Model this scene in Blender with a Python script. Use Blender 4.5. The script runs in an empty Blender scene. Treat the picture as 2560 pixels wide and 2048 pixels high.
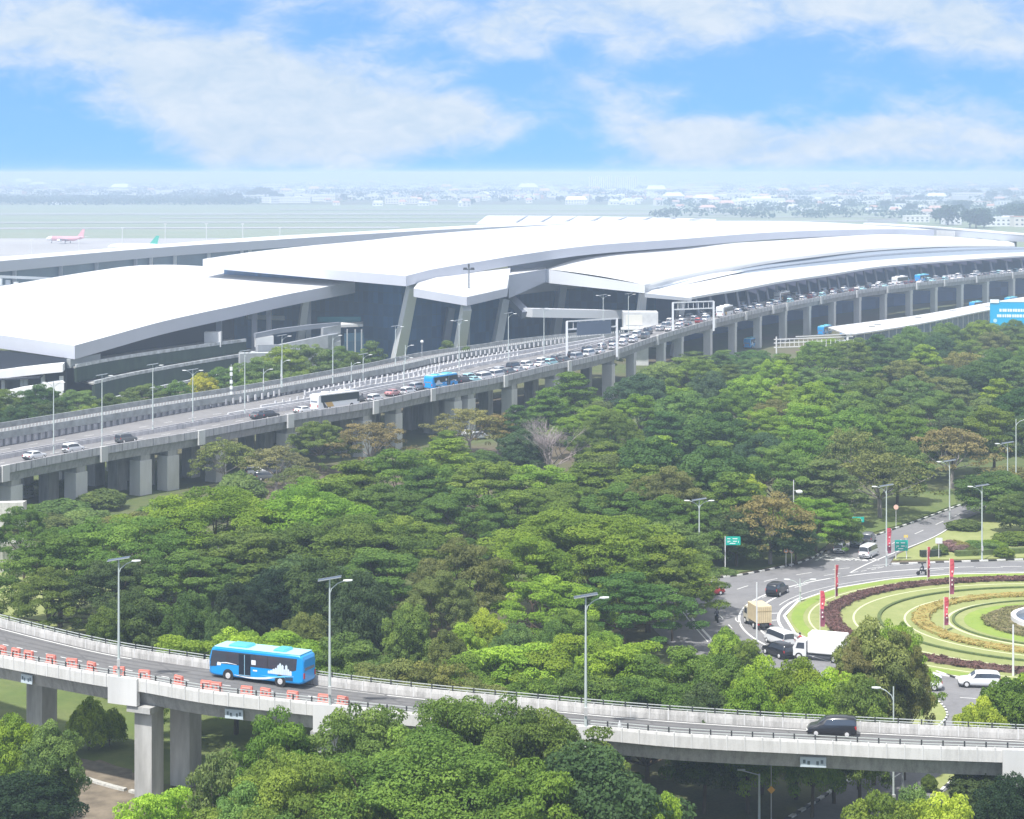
import bpy, bmesh, math, random
import numpy as np
from mathutils import Vector, Matrix, Euler
SC = bpy.context.scene
R = math.radians
random.seed(7); np.random.seed(7)

# ------------------------------------------------------------------ camera
F, H, U0, V0 = 5200.0, 58.0, 1280.0, 432.0       # focal in photo px, eye height, centre, horizon row
cam = bpy.data.cameras.new('camera'); camo = bpy.data.objects.new('camera', cam)
SC.collection.objects.link(camo); SC.camera = camo
camo.location = (0, 0, H); camo.rotation_euler = (R(90), 0, 0)
cam.sensor_fit = 'HORIZONTAL'; cam.sensor_width = 36.0; cam.lens = F * 36.0 / 2560.0
cam.shift_y = -(1024.0 - V0) / 2560.0
cam.clip_start = 1.0; cam.clip_end = 90000.0

# ------------------------------------------------------------------ world
SUN_EL, SUN_AZ = 60.0, 212.0      # azimuth clockwise from +Y
W = bpy.data.worlds.new('World'); SC.world = W; W.use_nodes = True
nt = W.node_tree; nt.nodes.clear()
def N(t, **k):
    n = nt.nodes.new(t)
    for a, b in k.items(): setattr(n, a, b)
    return n
def L(a, b): nt.links.new(a, b)
def M(op, a, b=None, c=None, clamp=False):
    n = N('ShaderNodeMath', operation=op); n.use_clamp = clamp
    for i, q in enumerate((a, b, c)):
        if q is None: continue
        if isinstance(q, (int, float)): n.inputs[i].default_value = q
        else: L(q, n.inputs[i])
    return n.outputs[0]
tc = N('ShaderNodeTexCoord'); sep = N('ShaderNodeSeparateXYZ'); L(tc.outputs['Generated'], sep.inputs[0])
X, Y, Z = sep.outputs
Z = M('MAXIMUM', Z, 0.0)
ay = M('MAXIMUM', M('ABSOLUTE', Y), 0.12)
A = M('DIVIDE', X, ay); E = M('DIVIDE', Z, ay)        # tangent of bearing, of elevation
cmb = N('ShaderNodeCombineXYZ'); L(A, cmb.inputs[0]); L(E, cmb.inputs[1])
sk = N('ShaderNodeTexSky', sky_type='NISHITA'); sk.sun_disc = False
sk.sun_elevation = R(SUN_EL); sk.sun_rotation = R(SUN_AZ); sk.altitude = 0; sk.air_density = 1.0; sk.dust_density = 0.6; sk.ozone_density = 2.5
vz = N('ShaderNodeCombineXYZ'); L(X, vz.inputs[0]); L(Y, vz.inputs[1]); L(M('ADD', M('MULTIPLY', Z, 1.2), 0.30), vz.inputs[2])
nrm = N('ShaderNodeVectorMath', operation='NORMALIZE'); L(vz.outputs[0], nrm.inputs[0]); L(nrm.outputs[0], sk.inputs[0])
def blob(cx, cy, rx, ry, amp):
    mp = N('ShaderNodeMapping', vector_type='POINT'); mp.inputs['Scale'].default_value = (F / rx, F / ry, 1)
    mp.inputs['Location'].default_value = (-(cx - U0) / rx, -(V0 - cy) / ry, 0)
    L(WARP, mp.inputs['Vector'])
    g = N('ShaderNodeTexGradient', gradient_type='SPHERICAL'); L(mp.outputs[0], g.inputs[0])
    return M('MULTIPLY', g.outputs['Fac'], amp)
BL = [(150,60,420,130,1.0),(480,170,560,200,1.5),(800,270,500,180,1.5),(1080,310,280,90,.8),(600,360,300,80,.6),(1150,60,360,110,.9),(1750,15,760,110,1.2),(2350,60,420,140,1.2),
      (1650,350,340,110,1.5),(2000,375,440,90,1.2),(2450,350,280,120,1.1),(1480,215,220,70,.7),
      (60,330,340,240,-1.5),(480,5,280,50,-.9),(860,85,150,65,-1.1),(1230,200,190,85,-1.1),(1440,110,90,100,-.9),(1900,180,440,120,-1.2),(2150,270,280,80,-.8),(1220,390,300,100,-1.4),
      (1650,260,220,50,-.5),(2480,215,150,60,-.7),(330,425,400,60,-1.0)]
wn = N('ShaderNodeTexNoise'); wn.inputs['Scale'].default_value = 9; wn.inputs['Detail'].default_value = 5; L(cmb.outputs[0], wn.inputs['Vector'])
wv = N('ShaderNodeVectorMath', operation='SUBTRACT'); L(wn.outputs['Color'], wv.inputs[0]); wv.inputs[1].default_value = (.5, .5, .5)
ws = N('ShaderNodeVectorMath', operation='MULTIPLY'); L(wv.outputs[0], ws.inputs[0]); ws.inputs[1].default_value = (.11, .055, 0)
wa = N('ShaderNodeVectorMath', operation='ADD'); L(cmb.outputs[0], wa.inputs[0]); L(ws.outputs[0], wa.inputs[1]); WARP = wa.outputs[0]
acc = None
for b in BL:
    o = blob(*b); acc = o if acc is None else M('ADD', acc, o)
def noise(sx, sy, sc, det, dist, seed):
    mp = N('ShaderNodeMapping'); mp.inputs['Scale'].default_value = (sx, sy, 1); mp.inputs['Location'].default_value = (seed, seed * 1.7, 0)
    mp.inputs['Rotation'].default_value = (0, 0, R(-14))
    L(cmb.outputs[0], mp.inputs[0]); n = N('ShaderNodeTexNoise'); n.inputs['Scale'].default_value = sc; n.inputs['Detail'].default_value = det
    n.inputs['Roughness'].default_value = .55; n.inputs['Distortion'].default_value = dist
    L(mp.outputs[0], n.inputs['Vector']); return n.outputs[0]
n1 = noise(7, 16, 1.3, 9, .6, 3.1); n2 = noise(26, 60, 1.0, 8, .5, 9.3); n3 = noise(70, 130, 1.0, 8, 1.2, 5.7)
den = M('ADD', M('MULTIPLY', acc, .62), M('MULTIPLY', M('SUBTRACT', n1, .5), 2.1))
den = M('ADD', den, M('MULTIPLY', M('SUBTRACT', n2, .5), 1.25))
den = M('ADD', den, M('MULTIPLY', M('SUBTRACT', n3, .5), .5))
high = M('MULTIPLY', M('MINIMUM', M('MULTIPLY', M('MAXIMUM', M('SUBTRACT', E, .12), 0), 6), 1), .45)
mr = N('ShaderNodeMapRange', interpolation_type='SMOOTHSTEP'); L(M('ADD', den, high), mr.inputs[0])
mr.inputs[1].default_value = -.42; mr.inputs[2].default_value = .78
fac = M('ADD', M('MULTIPLY', mr.outputs[0], .86), .07)
SKYS = 0.14
tint = N('ShaderNodeMix', data_type='RGBA', blend_type='MULTIPLY'); tint.inputs[0].default_value = 1
L(sk.outputs[0], tint.inputs[6]); tint.inputs[7].default_value = (.84, 1.12, 1.28, 1)
mx = N('ShaderNodeMix', data_type='RGBA'); L(fac, mx.inputs[0]); L(tint.outputs[2], mx.inputs[6]); 
cc = N('ShaderNodeMix', data_type='RGBA'); L(M('MULTIPLY', high, 2.2, clamp=True), cc.inputs[0]); cs = N('ShaderNodeMix', data_type='RGBA'); L(M('MULTIPLY_ADD', M('SUBTRACT', M('ADD', n2, M('MULTIPLY', n3, .6)), .8), 2.6, .5, clamp=True), cs.inputs[0]); cs.inputs[6].default_value = (2.95, 3.6, 4.35, 1); cs.inputs[7].default_value = (3.65, 4.08, 4.6, 1); L(cs.outputs[2], cc.inputs[6]); cc.inputs[7].default_value = (4.7, 4.6, 4.45, 1); L(cc.outputs[2], mx.inputs[7])
bg = N('ShaderNodeBackground'); L(mx.outputs[2], bg.inputs[0]); bg.inputs[1].default_value = SKYS
wo = N('ShaderNodeOutputWorld'); L(bg.outputs[0], wo.inputs[0])

# ------------------------------------------------------------------ sun, exposure
sl = bpy.data.lights.new('sun', 'SUN'); sl.energy = 4.0; sl.angle = R(2.0); sl.color = (1.0, 0.965, 0.91)
so = bpy.data.objects.new('sun', sl); SC.collection.objects.link(so)
sd = Vector((math.sin(R(SUN_AZ)) * math.cos(R(SUN_EL)), math.cos(R(SUN_AZ)) * math.cos(R(SUN_EL)), math.sin(R(SUN_EL))))
so.rotation_euler = sd.to_track_quat('Z', 'Y').to_euler(); so.location = (0, 0, 300)
SC.view_settings.view_transform = 'Standard'; SC.view_settings.look = 'None'
SC.view_settings.exposure = 0.6; SC.view_settings.gamma = 1.0
cy = SC.cycles
cy.max_bounces = 6; cy.diffuse_bounces = 3; cy.glossy_bounces = 2; cy.transmission_bounces = 2; cy.volume_bounces = 1; cy.transparent_max_bounces = 4
cy.use_denoising = True; cy.sample_clamp_indirect = 4.0

# ------------------------------------------------------------------ placement: photo pixel -> world point
def ps(u, v, s):            # s = photo pixels per metre at that depth
    return Vector(((u - U0) / s, F / s, H - (v - V0) / s))
def pz(u, v, z):
    return ps(u, v, (v - V0) / (H - z))
def pg(u, v): return pz(u, v, 0.0)
def px(p):
    return (U0 + F * p[0] / p[1], V0 + F * (H - p[2]) / p[1])

# ------------------------------------------------------------------ materials
MT = {}
def newmat(name):
    m = bpy.data.materials.new(name); m.use_nodes = True; t = m.node_tree
    p = t.nodes['Principled BSDF']; MT[name] = m
    return m, t, p
def mat(name, col, rough=.7, metal=0., var=0., scale=1., stretch=(1, 1, 1), col2=None, bump=0., coat=0., emit=None, spec=None):
    if name in MT: return MT[name]
    m, t, p = newmat(name)
    p.inputs['Roughness'].default_value = rough; p.inputs['Metallic'].default_value = metal
    if coat: p.inputs['Coat Weight'].default_value = coat; p.inputs['Coat Roughness'].default_value = .08
    if spec is not None: p.inputs['Specular IOR Level'].default_value = spec
    c = (*col, 1)
    if var or col2:
        tcn = t.nodes.new('ShaderNodeTexCoord'); mp = t.nodes.new('ShaderNodeMapping'); mp.inputs['Scale'].default_value = stretch
        n = t.nodes.new('ShaderNodeTexNoise'); n.inputs['Scale'].default_value = scale; n.inputs['Detail'].default_value = 6; n.inputs['Roughness'].default_value = .62
        t.links.new(tcn.outputs['Object'], mp.inputs[0]); t.links.new(mp.outputs[0], n.inputs['Vector'])
        cr = t.nodes.new('ShaderNodeValToRGB'); cr.color_ramp.elements[0].position = .33; cr.color_ramp.elements[1].position = .67
        a = col2 if col2 else tuple(x * (1 - var) for x in col)
        b = col if col2 else tuple(min(1, x * (1 + var * .6)) for x in col)
        cr.color_ramp.elements[0].color = (*a, 1); cr.color_ramp.elements[1].color = (*b, 1)
        t.links.new(n.outputs[0], cr.inputs[0]); t.links.new(cr.outputs[0], p.inputs['Base Color'])
        if bump:
            bp = t.nodes.new('ShaderNodeBump'); bp.inputs['Strength'].default_value = bump; t.links.new(n.outputs[0], bp.inputs['Height']); t.links.new(bp.outputs[0], p.inputs['Normal'])
    else: p.inputs['Base Color'].default_value = c
    if emit: p.inputs['Emission Color'].default_value = (*emit, 1); p.inputs['Emission Strength'].default_value = 1
    return m
CONC = mat('concrete', (.44, .44, .43), .85, var=.38, scale=.55, stretch=(1, 1, .18), bump=.1)
CONCL = mat('concrete_light', (.62, .62, .615), .8, var=.14, scale=.3, stretch=(1, 1, .25))
CONCD = mat('concrete_weathered', (.36, .36, .355), .9, var=.5, scale=1.6, stretch=(1, 1, .12))
def streaked(name, base, dark):
    m, t, p = newmat(name); p.inputs['Roughness'].default_value = .88
    tcn = t.nodes.new('ShaderNodeTexCoord'); out = None
    for sc_, st, lo, hi in ((1.5, (1, 1, .16), .34, .72), (.35, (1, 1, 1), .3, .75), (9, (1, 1, 1), .35, .65)):
        mp = t.nodes.new('ShaderNodeMapping'); mp.inputs['Scale'].default_value = st
        n = t.nodes.new('ShaderNodeTexNoise'); n.inputs['Scale'].default_value = sc_; n.inputs['Detail'].default_value = 7; n.inputs['Roughness'].default_value = .7
        t.links.new(tcn.outputs['Object'], mp.inputs[0]); t.links.new(mp.outputs[0], n.inputs[0])
        r = t.nodes.new('ShaderNodeMapRange'); r.inputs[1].default_value = lo; r.inputs[2].default_value = hi; t.links.new(n.outputs[0], r.inputs[0])
        if out is None: out = r.outputs[0]
        else:
            mm = t.nodes.new('ShaderNodeMath'); mm.operation = 'MULTIPLY_ADD'; t.links.new(r.outputs[0], mm.inputs[0]); mm.inputs[1].default_value = .35; t.links.new(out, mm.inputs[2]); out = mm.outputs[0]
    cr = t.nodes.new('ShaderNodeValToRGB'); cr.color_ramp.elements[0].position = .1; cr.color_ramp.elements[1].position = 1.15
    cr.color_ramp.elements[0].color = (*dark, 1); cr.color_ramp.elements[1].color = (*base, 1)
    t.links.new(out, cr.inputs[0]); t.links.new(cr.outputs[0], p.inputs['Base Color'])
    return m
STREAK = streaked('concrete_streaked', (.56, .55, .535), (.27, .265, .255))
STREAKL = streaked('concrete_parapet', (.62, .615, .60), (.45, .445, .43))



WPAINT = mat('white_paint', (.72, .72, .70), .7, var=.12, scale=3.)
BPAINT = mat('black_paint', (.035, .035, .035), .7)
ROOFW = mat('roof_white', (.66, .67, .68), .55, var=.05, scale=.05)
BLKP = mat('black_plastic', (.03, .03, .032), .6)
FASC = mat('fascia_aluminium', (.56, .58, .66), .45, metal=.0, var=.05, scale=.05)
WALLW = mat('wall_white', (.70, .71, .72), .7, var=.07, scale=.2)
STEEL = mat('galvanised_steel', (.45, .47, .48), .45, metal=.4)
DSTEEL = mat('dark_steel', (.08, .085, .09), .5, metal=.5)
RUBBER = mat('rubber', (.02, .02, .02), .85)
RIM = mat('wheel_rim', (.72, .72, .73), .4, metal=.3)
GLASSC = mat('vehicle_glass', (.045, .055, .075), .1, spec=.9)
LIGHTR = mat('tail_light_red', (.45, .02, .02), .3)
LIGHTW = mat('head_light_clear', (.75, .75, .72), .2)
BARK = mat('bark', (.11, .085, .06), .95, var=.4, scale=2., stretch=(1, 1, .2))
BARKG = mat('bark_grey', (.30, .27, .25), .95, var=.25, scale=2., stretch=(1, 1, .2))

def worn(name, c0, c1, c2, s0=.03, s1=.25, s2=4., rough=.93):
    m, t, p = newmat(name); p.inputs['Roughness'].default_value = rough; tcn = t.nodes.new('ShaderNodeTexCoord'); rs = []
    for sc_, lo, hi in ((s0, .38, .62), (s1, .35, .65), (s2, .3, .7)):
        n = t.nodes.new('ShaderNodeTexNoise'); n.inputs['Scale'].default_value = sc_; n.inputs['Detail'].default_value = 8; n.inputs['Roughness'].default_value = .65; n.inputs['Distortion'].default_value = .6; t.links.new(tcn.outputs['Object'], n.inputs[0])
        r = t.nodes.new('ShaderNodeMapRange'); r.inputs[1].default_value = lo; r.inputs[2].default_value = hi; t.links.new(n.outputs[0], r.inputs[0]); rs.append(r.outputs[0])
    a = t.nodes.new('ShaderNodeMix'); a.data_type = 'RGBA'; a.inputs[6].default_value = (*c0, 1); a.inputs[7].default_value = (*c1, 1); t.links.new(rs[0], a.inputs[0])
    b = t.nodes.new('ShaderNodeMix'); b.data_type = 'RGBA'; b.inputs[7].default_value = (*c2, 1); q = t.nodes.new('ShaderNodeMath'); q.operation = 'MULTIPLY'; t.links.new(rs[1], q.inputs[0]); t.links.new(rs[2], q.inputs[1]); t.links.new(q.outputs[0], b.inputs[0]); t.links.new(a.outputs[2], b.inputs[6]); t.links.new(b.outputs[2], p.inputs['Base Color'])
    return m
ASPH = worn('asphalt', (.20, .198, .205), (.235, .232, .238), (.15, .148, .153), .06, .3, 1.5)
ASPHR = worn('asphalt_ramp', (.15, .148, .15), (.18, .178, .178), (.11, .11, .112), .08, .5, 2.)
ASPHF = worn('asphalt_viaduct', (.21, .205, .21), (.24, .235, .24), (.16, .158, .165), .05, .2, 1.)
GRASS = worn('grass', (.11, .16, .035), (.165, .19, .06), (.07, .11, .03), .08, .5, 5.)
GRASSB = worn('grass_bright', (.22, .31, .05), (.26, .34, .06), (.16, .25, .04), .2, .8, 6.)
GRASSP = worn('grass_pale', (.26, .29, .10), (.31, .33, .13), (.19, .24, .07), .15, .7, 5.)
def glasswall(name, col, mull, sx, sz, rough=.15):
    m, t, p = newmat(name); p.inputs['Roughness'].default_value = rough; p.inputs['Specular IOR Level'].default_value = .3
    tcn = t.nodes.new('ShaderNodeTexCoord'); mp = t.nodes.new('ShaderNodeMapping'); mp.inputs['Rotation'].default_value = (R(90), 0, 0)
    b = t.nodes.new('ShaderNodeTexBrick'); b.offset = 0; b.inputs['Scale'].default_value = 1; b.inputs['Mortar Size'].default_value = .09
    b.inputs['Brick Width'].default_value = sx; b.inputs['Row Height'].default_value = sz
    b.inputs['Color1'].default_value = (*col, 1); b.inputs['Color2'].default_value = (*[c * 1.5 for c in col], 1); b.inputs['Mortar'].default_value = (*mull, 1)
    t.links.new(tcn.outputs['UV'], b.inputs['Vector']); t.links.new(b.outputs[0], p.inputs['Base Color'])
    return m
GW = glasswall('curtain_glass', (.055, .15, .31), (.09, .19, .33), 2.4, 3.6, .4)
GWL = glasswall('concourse_glass', (.05, .11, .17), (.10, .15, .19), 3., 4.)
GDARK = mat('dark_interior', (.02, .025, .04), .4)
LEAF = None

# ------------------------------------------------------------------ mesh helper
class MB:
    def __init__(s): s.v = []; s.f = []; s.m = []; s.uv = {}
    def add(s, vs, fs, mi=0):
        o = len(s.v); s.v += [tuple(q) for q in vs]
        for f in fs: s.f.append(tuple(i + o for i in f)); s.m.append(mi)
        return s
    def quad(s, a, b, c, d, mi=0): return s.add([a, b, c, d], [(0, 1, 2, 3)], mi)
    def box(s, c, sz, rz=0, mi=0, mtx=None):
        x, y, z = [q / 2 for q in sz]
        vs = [Vector((i, j, k)) for i in (-x, x) for j in (-y, y) for k in (-z, z)]
        T = mtx if mtx else Matrix.Rotation(rz, 3, 'Z')
        return s.add([T @ v + Vector(c) for v in vs], [(0, 1, 3, 2), (4, 6, 7, 5), (0, 4, 5, 1), (2, 3, 7, 6), (0, 2, 6, 4), (1, 5, 7, 3)], mi)
    def beam(s, a, b, w, h, mi=0, up=(0, 0, 1), taper=1.):
        a = Vector(a); b = Vector(b); d = (b - a).normalized(); sd_ = d.cross(Vector(up))
        if sd_.length < 1e-4: sd_ = d.cross(Vector((0, 1, 0)))
        sd_.normalize(); u = sd_.cross(d).normalized(); vs = []
        for q, k in ((a, 1.), (b, taper)):
            for i, j in ((-1, -1), (1, -1), (1, 1), (-1, 1)): vs.append(q + sd_ * i * w / 2 * k + u * j * h / 2 * k)
        return s.add(vs, [(3, 2, 1, 0), (4, 5, 6, 7), (0, 1, 5, 4), (1, 2, 6, 5), (2, 3, 7, 6), (3, 0, 4, 7)], mi)
    def tube(s, a, b, r0, r1=None, n=8, mi=0, caps=True):
        r1 = r0 if r1 is None else r1
        a = Vector(a); b = Vector(b); d = (b - a).normalized(); p = d.cross(Vector((0, 0, 1)))
        if p.length < 1e-4: p = Vector((1, 0, 0))
        p.normalize(); q = d.cross(p); vs = []
        for c, r in ((a, r0), (b, r1)):
            for i in range(n): t = 2 * math.pi * i / n; vs.append(c + p * math.cos(t) * r + q * math.sin(t) * r)
        fs = [(i, (i + 1) % n, n + (i + 1) % n, n + i) for i in range(n)]
        if caps: fs += [tuple(range(n - 1, -1, -1)), tuple(range(n, 2 * n))]
        return s.add(vs, fs, mi)
    def prism(s, pts, z0, z1, mi=0):          # pts: list of (x,y); z0/z1 scalars or lists
        n = len(pts); a = z0 if isinstance(z0, (list, tuple)) else [z0] * n; b = z1 if isinstance(z1, (list, tuple)) else [z1] * n
        ar = sum(pts[i][0] * pts[(i + 1) % n][1] - pts[(i + 1) % n][0] * pts[i][1] for i in range(n))
        vs = [(p[0], p[1], a[i]) for i, p in enumerate(pts)] + [(p[0], p[1], b[i]) for i, p in enumerate(pts)]
        fs = [tuple(range(n - 1, -1, -1)), tuple(range(n, 2 * n))] + [(i, (i + 1) % n, n + (i + 1) % n, n + i) for i in range(n)]
        if ar < 0: fs = [tuple(reversed(f)) for f in fs]
        return s.add(vs, fs, mi)
    def loft(s, rings, mi=0, closed=True, caps=True):
        n = len(rings[0]); vs = [q for r in rings for q in r]; fs = []
        for k in range(len(rings) - 1):
            for i in range(n if closed else n - 1):
                j = (i + 1) % n; fs.append((k * n + i, k * n + j, (k + 1) * n + j, (k + 1) * n + i))
        if caps and closed: fs += [tuple(range(n - 1, -1, -1)), tuple(range((len(rings) - 1) * n, len(rings) * n))]
        return s.add(vs, fs, mi)
    def sheet(s, A, B, mi=0): return s.loft([[a, b] for a, b in zip(A, B)], mi, closed=False)
    def ball(s, c, r, n=8, mi=0, sq=(1, 1, 1)):
        rings = []
        for k in range(1, n):
            t = math.pi * k / n; rings.append([(c[0] + r * sq[0] * math.sin(t) * math.cos(2 * math.pi * i / (2 * n)), c[1] + r * sq[1] * math.sin(t) * math.sin(2 * math.pi * i / (2 * n)), c[2] - r * sq[2] * math.cos(t)) for i in range(2 * n)])
        return s.loft(rings, mi)
    def build(s, name, mats, parent=None, loc=None, smooth=False, origin=None):
        me = bpy.data.meshes.new(name)
        vs = s.v
        if origin is not None: vs = [(q[0] - origin[0], q[1] - origin[1], q[2] - origin[2]) for q in vs]
        me.from_pydata(vs, [], s.f)
        mats = mats if isinstance(mats, (list, tuple)) else [mats]
        for q in mats: me.materials.append(q)
        me.polygons.foreach_set('material_index', s.m)
        if smooth: me.polygons.foreach_set('use_smooth', [True] * len(s.f))
        bm = bmesh.new(); bm.from_mesh(me); bmesh.ops.recalc_face_normals(bm, faces=bm.faces); bm.to_mesh(me); bm.free()
        me.update()
        o = bpy.data.objects.new(name, me); SC.collection.objects.link(o)
        if origin is not None: o.location = origin
        if loc is not None: o.location = loc
        if parent: o.parent = parent
        return o
def tag(o, label=None, cat=None, group=None, kind=None):
    if label: o['label'] = label
    if cat: o['category'] = cat
    if group: o['group'] = group
    if kind: o['kind'] = kind
    return o
def empty(name, loc, rz=0, label=None, cat=None, group=None):
    o = bpy.data.objects.new(name, None); SC.collection.objects.link(o); o.location = loc; o.rotation_euler = (0, 0, rz); o.empty_display_size = .5
    return tag(o, label, cat, group)
KIDS = {}
def kids(o): return [c for c in o.children]
def dup(o, loc=None, rz=None, scale=None, label=None, cat=None, group=None, par=None):
    c = o.copy(); SC.collection.objects.link(c)
    if par: c.parent = par
    else:
        if loc is not None: c.location = loc
        if rz is not None: c.rotation_euler = (0, 0, rz)
        if scale is not None: c.scale = scale if isinstance(scale, (tuple, list)) else (scale,) * 3
        if label: c['label'] = label
        if cat: c['category'] = cat
        if group: c['group'] = group
    for ch in kids(o): dup(ch, par=c)
    return c
def kill(o):
    for c in kids(o): kill(c)
    bpy.data.objects.remove(o)
def struct(name, mb, m, label=None):
    o = mb.build(name, m); o['kind'] = 'structure'
    if label: o['label'] = label
    return o
def catmull(P, n):            # smooth curve through points, n samples uniform in arc length
    P = [Vector(p) for p in P]; Q = [P[0] * 2 - P[1]] + P + [P[-1] * 2 - P[-2]]; out = []
    for i in range(len(P) - 1):
        p0, p1, p2, p3 = Q[i:i + 4]
        for k in range(24):
            t = k / 24; out.append(.5 * ((2 * p1) + (p2 - p0) * t + (2 * p0 - 5 * p1 + 4 * p2 - p3) * t * t + (3 * p1 - p0 - 3 * p2 + p3) * t ** 3))
    out.append(P[-1]); Ls = [0]
    for a, b in zip(out, out[1:]): Ls.append(Ls[-1] + (b - a).length)
    res = []; j = 0
    for k in range(n):
        t = Ls[-1] * k / (n - 1)
        while j < len(Ls) - 2 and Ls[j + 1] < t: j += 1
        w = (t - Ls[j]) / max(1e-9, Ls[j + 1] - Ls[j]); res.append(out[j].lerp(out[j + 1], min(1, w)))
    return res
def smooth(C, k=1):
    for _ in range(k): C = [C[0]] + [(C[i - 1] + C[i] * 2 + C[i + 1]) / 4 for i in range(1, len(C) - 1)] + [C[-1]]
    return C
def tang(C, i):
    a = C[max(0, i - 1)]; b = C[min(len(C) - 1, i + 1)]; t = b - a; t.z = 0; return t.normalized()
def offs(C, d, dz=0):        # d > 0: to the left of travel
    out = []
    for i, p in enumerate(C):
        t = tang(C, i); out.append(Vector((p.x - t.y * d, p.y + t.x * d, p.z + dz)))
    return out
def ribbon(mb, C, prof, mi=0, caps=True):   # sweep a closed profile of (offset, dz) along a curve
    rings = []
    for i, p in enumerate(C):
        t = tang(C, i); n = Vector((-t.y, t.x, 0)); rings.append([p + n * a + Vector((0, 0, b)) for a, b in prof])
    mb.loft(rings, mi, closed=True, caps=caps)
def at_u(C, u):             # point of a curve seen at photo column u
    best = None
    for i in range(len(C) - 1):
        a, b = px(C[i])[0], px(C[i + 1])[0]
        if (a - u) * (b - u) <= 0 and a != b:
            w = (u - a) / (b - a); return C[i].lerp(C[i + 1], w), tang(C, i)
    return None
ORD = ['first', 'second', 'third', 'fourth', 'fifth', 'sixth', 'seventh', 'eighth', 'ninth', 'tenth', 'eleventh', 'twelfth', 'thirteenth', 'fourteenth', 'fifteenth', 'sixteenth', 'seventeenth', 'eighteenth', 'nineteenth', 'twentieth']
def ordn(i):
    if i < 20: return ORD[i]
    t = i + 1
    if t >= 100: return 'hundredth' if t == 100 else 'hundred-and-' + ordn(t - 101)
    T = {2: 'twenty', 3: 'thirty', 4: 'forty', 5: 'fifty', 6: 'sixty', 7: 'seventy', 8: 'eighty', 9: 'ninety'}[t // 10]
    return (T[:-1] + 'ieth') if t % 10 == 0 else T + '-' + ORD[t % 10 - 1]
# ------------------------------------------------------------------ ground, roads, roundabout
def poly(name, pts, z, m, thick=0., label=None, world=False):
    mb = MB(); P = pts if world else [pg(*q)[:2] for q in pts]
    P = [(p[0], p[1]) for p in P]
    mb.prism(P, z - max(thick, .01), z)
    o = struct(name, mb, m, label); return o
def groundmat():
    m, t, p = newmat('ground_soil_grass'); p.inputs['Roughness'].default_value = .97
    tcn = t.nodes.new('ShaderNodeTexCoord'); rs = []
    for sc_, lo, hi in ((.018, .42, .6), (.35, .3, .7), (3., .25, .75)):
        n = t.nodes.new('ShaderNodeTexNoise'); n.inputs['Scale'].default_value = sc_; n.inputs['Detail'].default_value = 6; t.links.new(tcn.outputs['Object'], n.inputs[0])
        r = t.nodes.new('ShaderNodeMapRange'); r.inputs[1].default_value = lo; r.inputs[2].default_value = hi; t.links.new(n.outputs[0], r.inputs[0]); rs.append(r.outputs[0])
    a = t.nodes.new('ShaderNodeMix'); a.data_type = 'RGBA'; a.inputs[6].default_value = (.085, .13, .035, 1); a.inputs[7].default_value = (.14, .165, .05, 1); t.links.new(rs[1], a.inputs[0])
    b = t.nodes.new('ShaderNodeMix'); b.data_type = 'RGBA'; b.inputs[7].default_value = (.15, .12, .08, 1); t.links.new(rs[0], b.inputs[0]); t.links.new(a.outputs[2], b.inputs[6])
    c = t.nodes.new('ShaderNodeMix'); c.data_type = 'RGBA'; c.blend_type = 'MULTIPLY'; c.inputs[0].default_value = .35; t.links.new(b.outputs[2], c.inputs[6]); t.links.new(rs[2], c.inputs[7]); t.links.new(c.outputs[2], p.inputs['Base Color'])
    return m
GROUND = groundmat()
mb = MB(); mb.quad((-40000, -300, 0), (40000, -300, 0), (40000, 75000, 0), (-40000, 75000, 0)); struct('ground', mb, GROUND)
# the lawn and bare earth under the flyover, left
poly('lawn', [(-200,1960),(-200,1690),(60,1700),(420,1720),(900,1700),(900,1900),(560,1960),(330,1960)], .02, GRASS)
poly('bare_earth', [(-200,2200),(-200,1935),(150,1925),(250,1900),(340,1935),(520,2060),(600,2200)], .03, mat('bare_earth', (.20, .165, .12), .97, var=.4, scale=.5))
poly('lawn', [(-300,1560),(-300,1380),(60,1390),(200,1420),(330,1480),(330,1620),(120,1600)], .02, GRASSP)
mb = MB(); C = catmull([pg(150, 1925), pg(215, 1950), pg(280, 1970), pg(350, 1988), pg(430, 2020)], 30)
for i, p in enumerate(C[:-1]):
    if random.random() < .88: mb.beam(p + Vector((0, 0, .1)), C[i + 1] + Vector((0, 0, .1)), .45, .35)
struct('drain_edge', mb, mat('stone_edge', (.52, .51, .47), .9, var=.3, scale=3))
poly('path', [(-200,1900),(140,1905),(330,1950),(330,1925),(150,1885),(-200,1875)], .035, mat('dirt_path', (.17, .15, .115), .97, var=.3, scale=.8))
# asphalt
RCX, RCY, RA, RB = 73.0, 266.5, 37.5, 33.9
def ell(k, t0=0., t1=360., n=120, z=0., k2=None):
    out = []
    for i in range(n + 1):
        t = R(t0 + (t1 - t0) * i / n); out.append(Vector((RCX + RA * k * math.cos(t), RCY + RB * (k2 or k) * math.sin(t), z)))
    return out
poly('road', [(1788,1448),(1850,1441),(1925,1427),(1990,1412),(2030,1398),(2062,1382),(2090,1366),(2140,1352),(2200,1338),(2260,1317),(2330,1292),(2400,1266),(2470,1240),(2600,1228),(2500,1262),
              (2400,1303),(2335,1343),(2240,1386),(2224,1410),(2380,1407),(2560,1402),(2900,1394),(2900,1840),(2480,1900),(2330,1905),(2200,1880),(1980,1830),(1840,1760),(1700,1640),(1620,1560),(1600,1490),(1700,1458)], .04, ASPH)
poly('road', [(2320,1868),(2165,1925),(1960,2050),(1850,2130),(2080,2150),(2290,2046),(2345,1990),(2430,1935),(2520,1880)], .045, ASPH)
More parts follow.
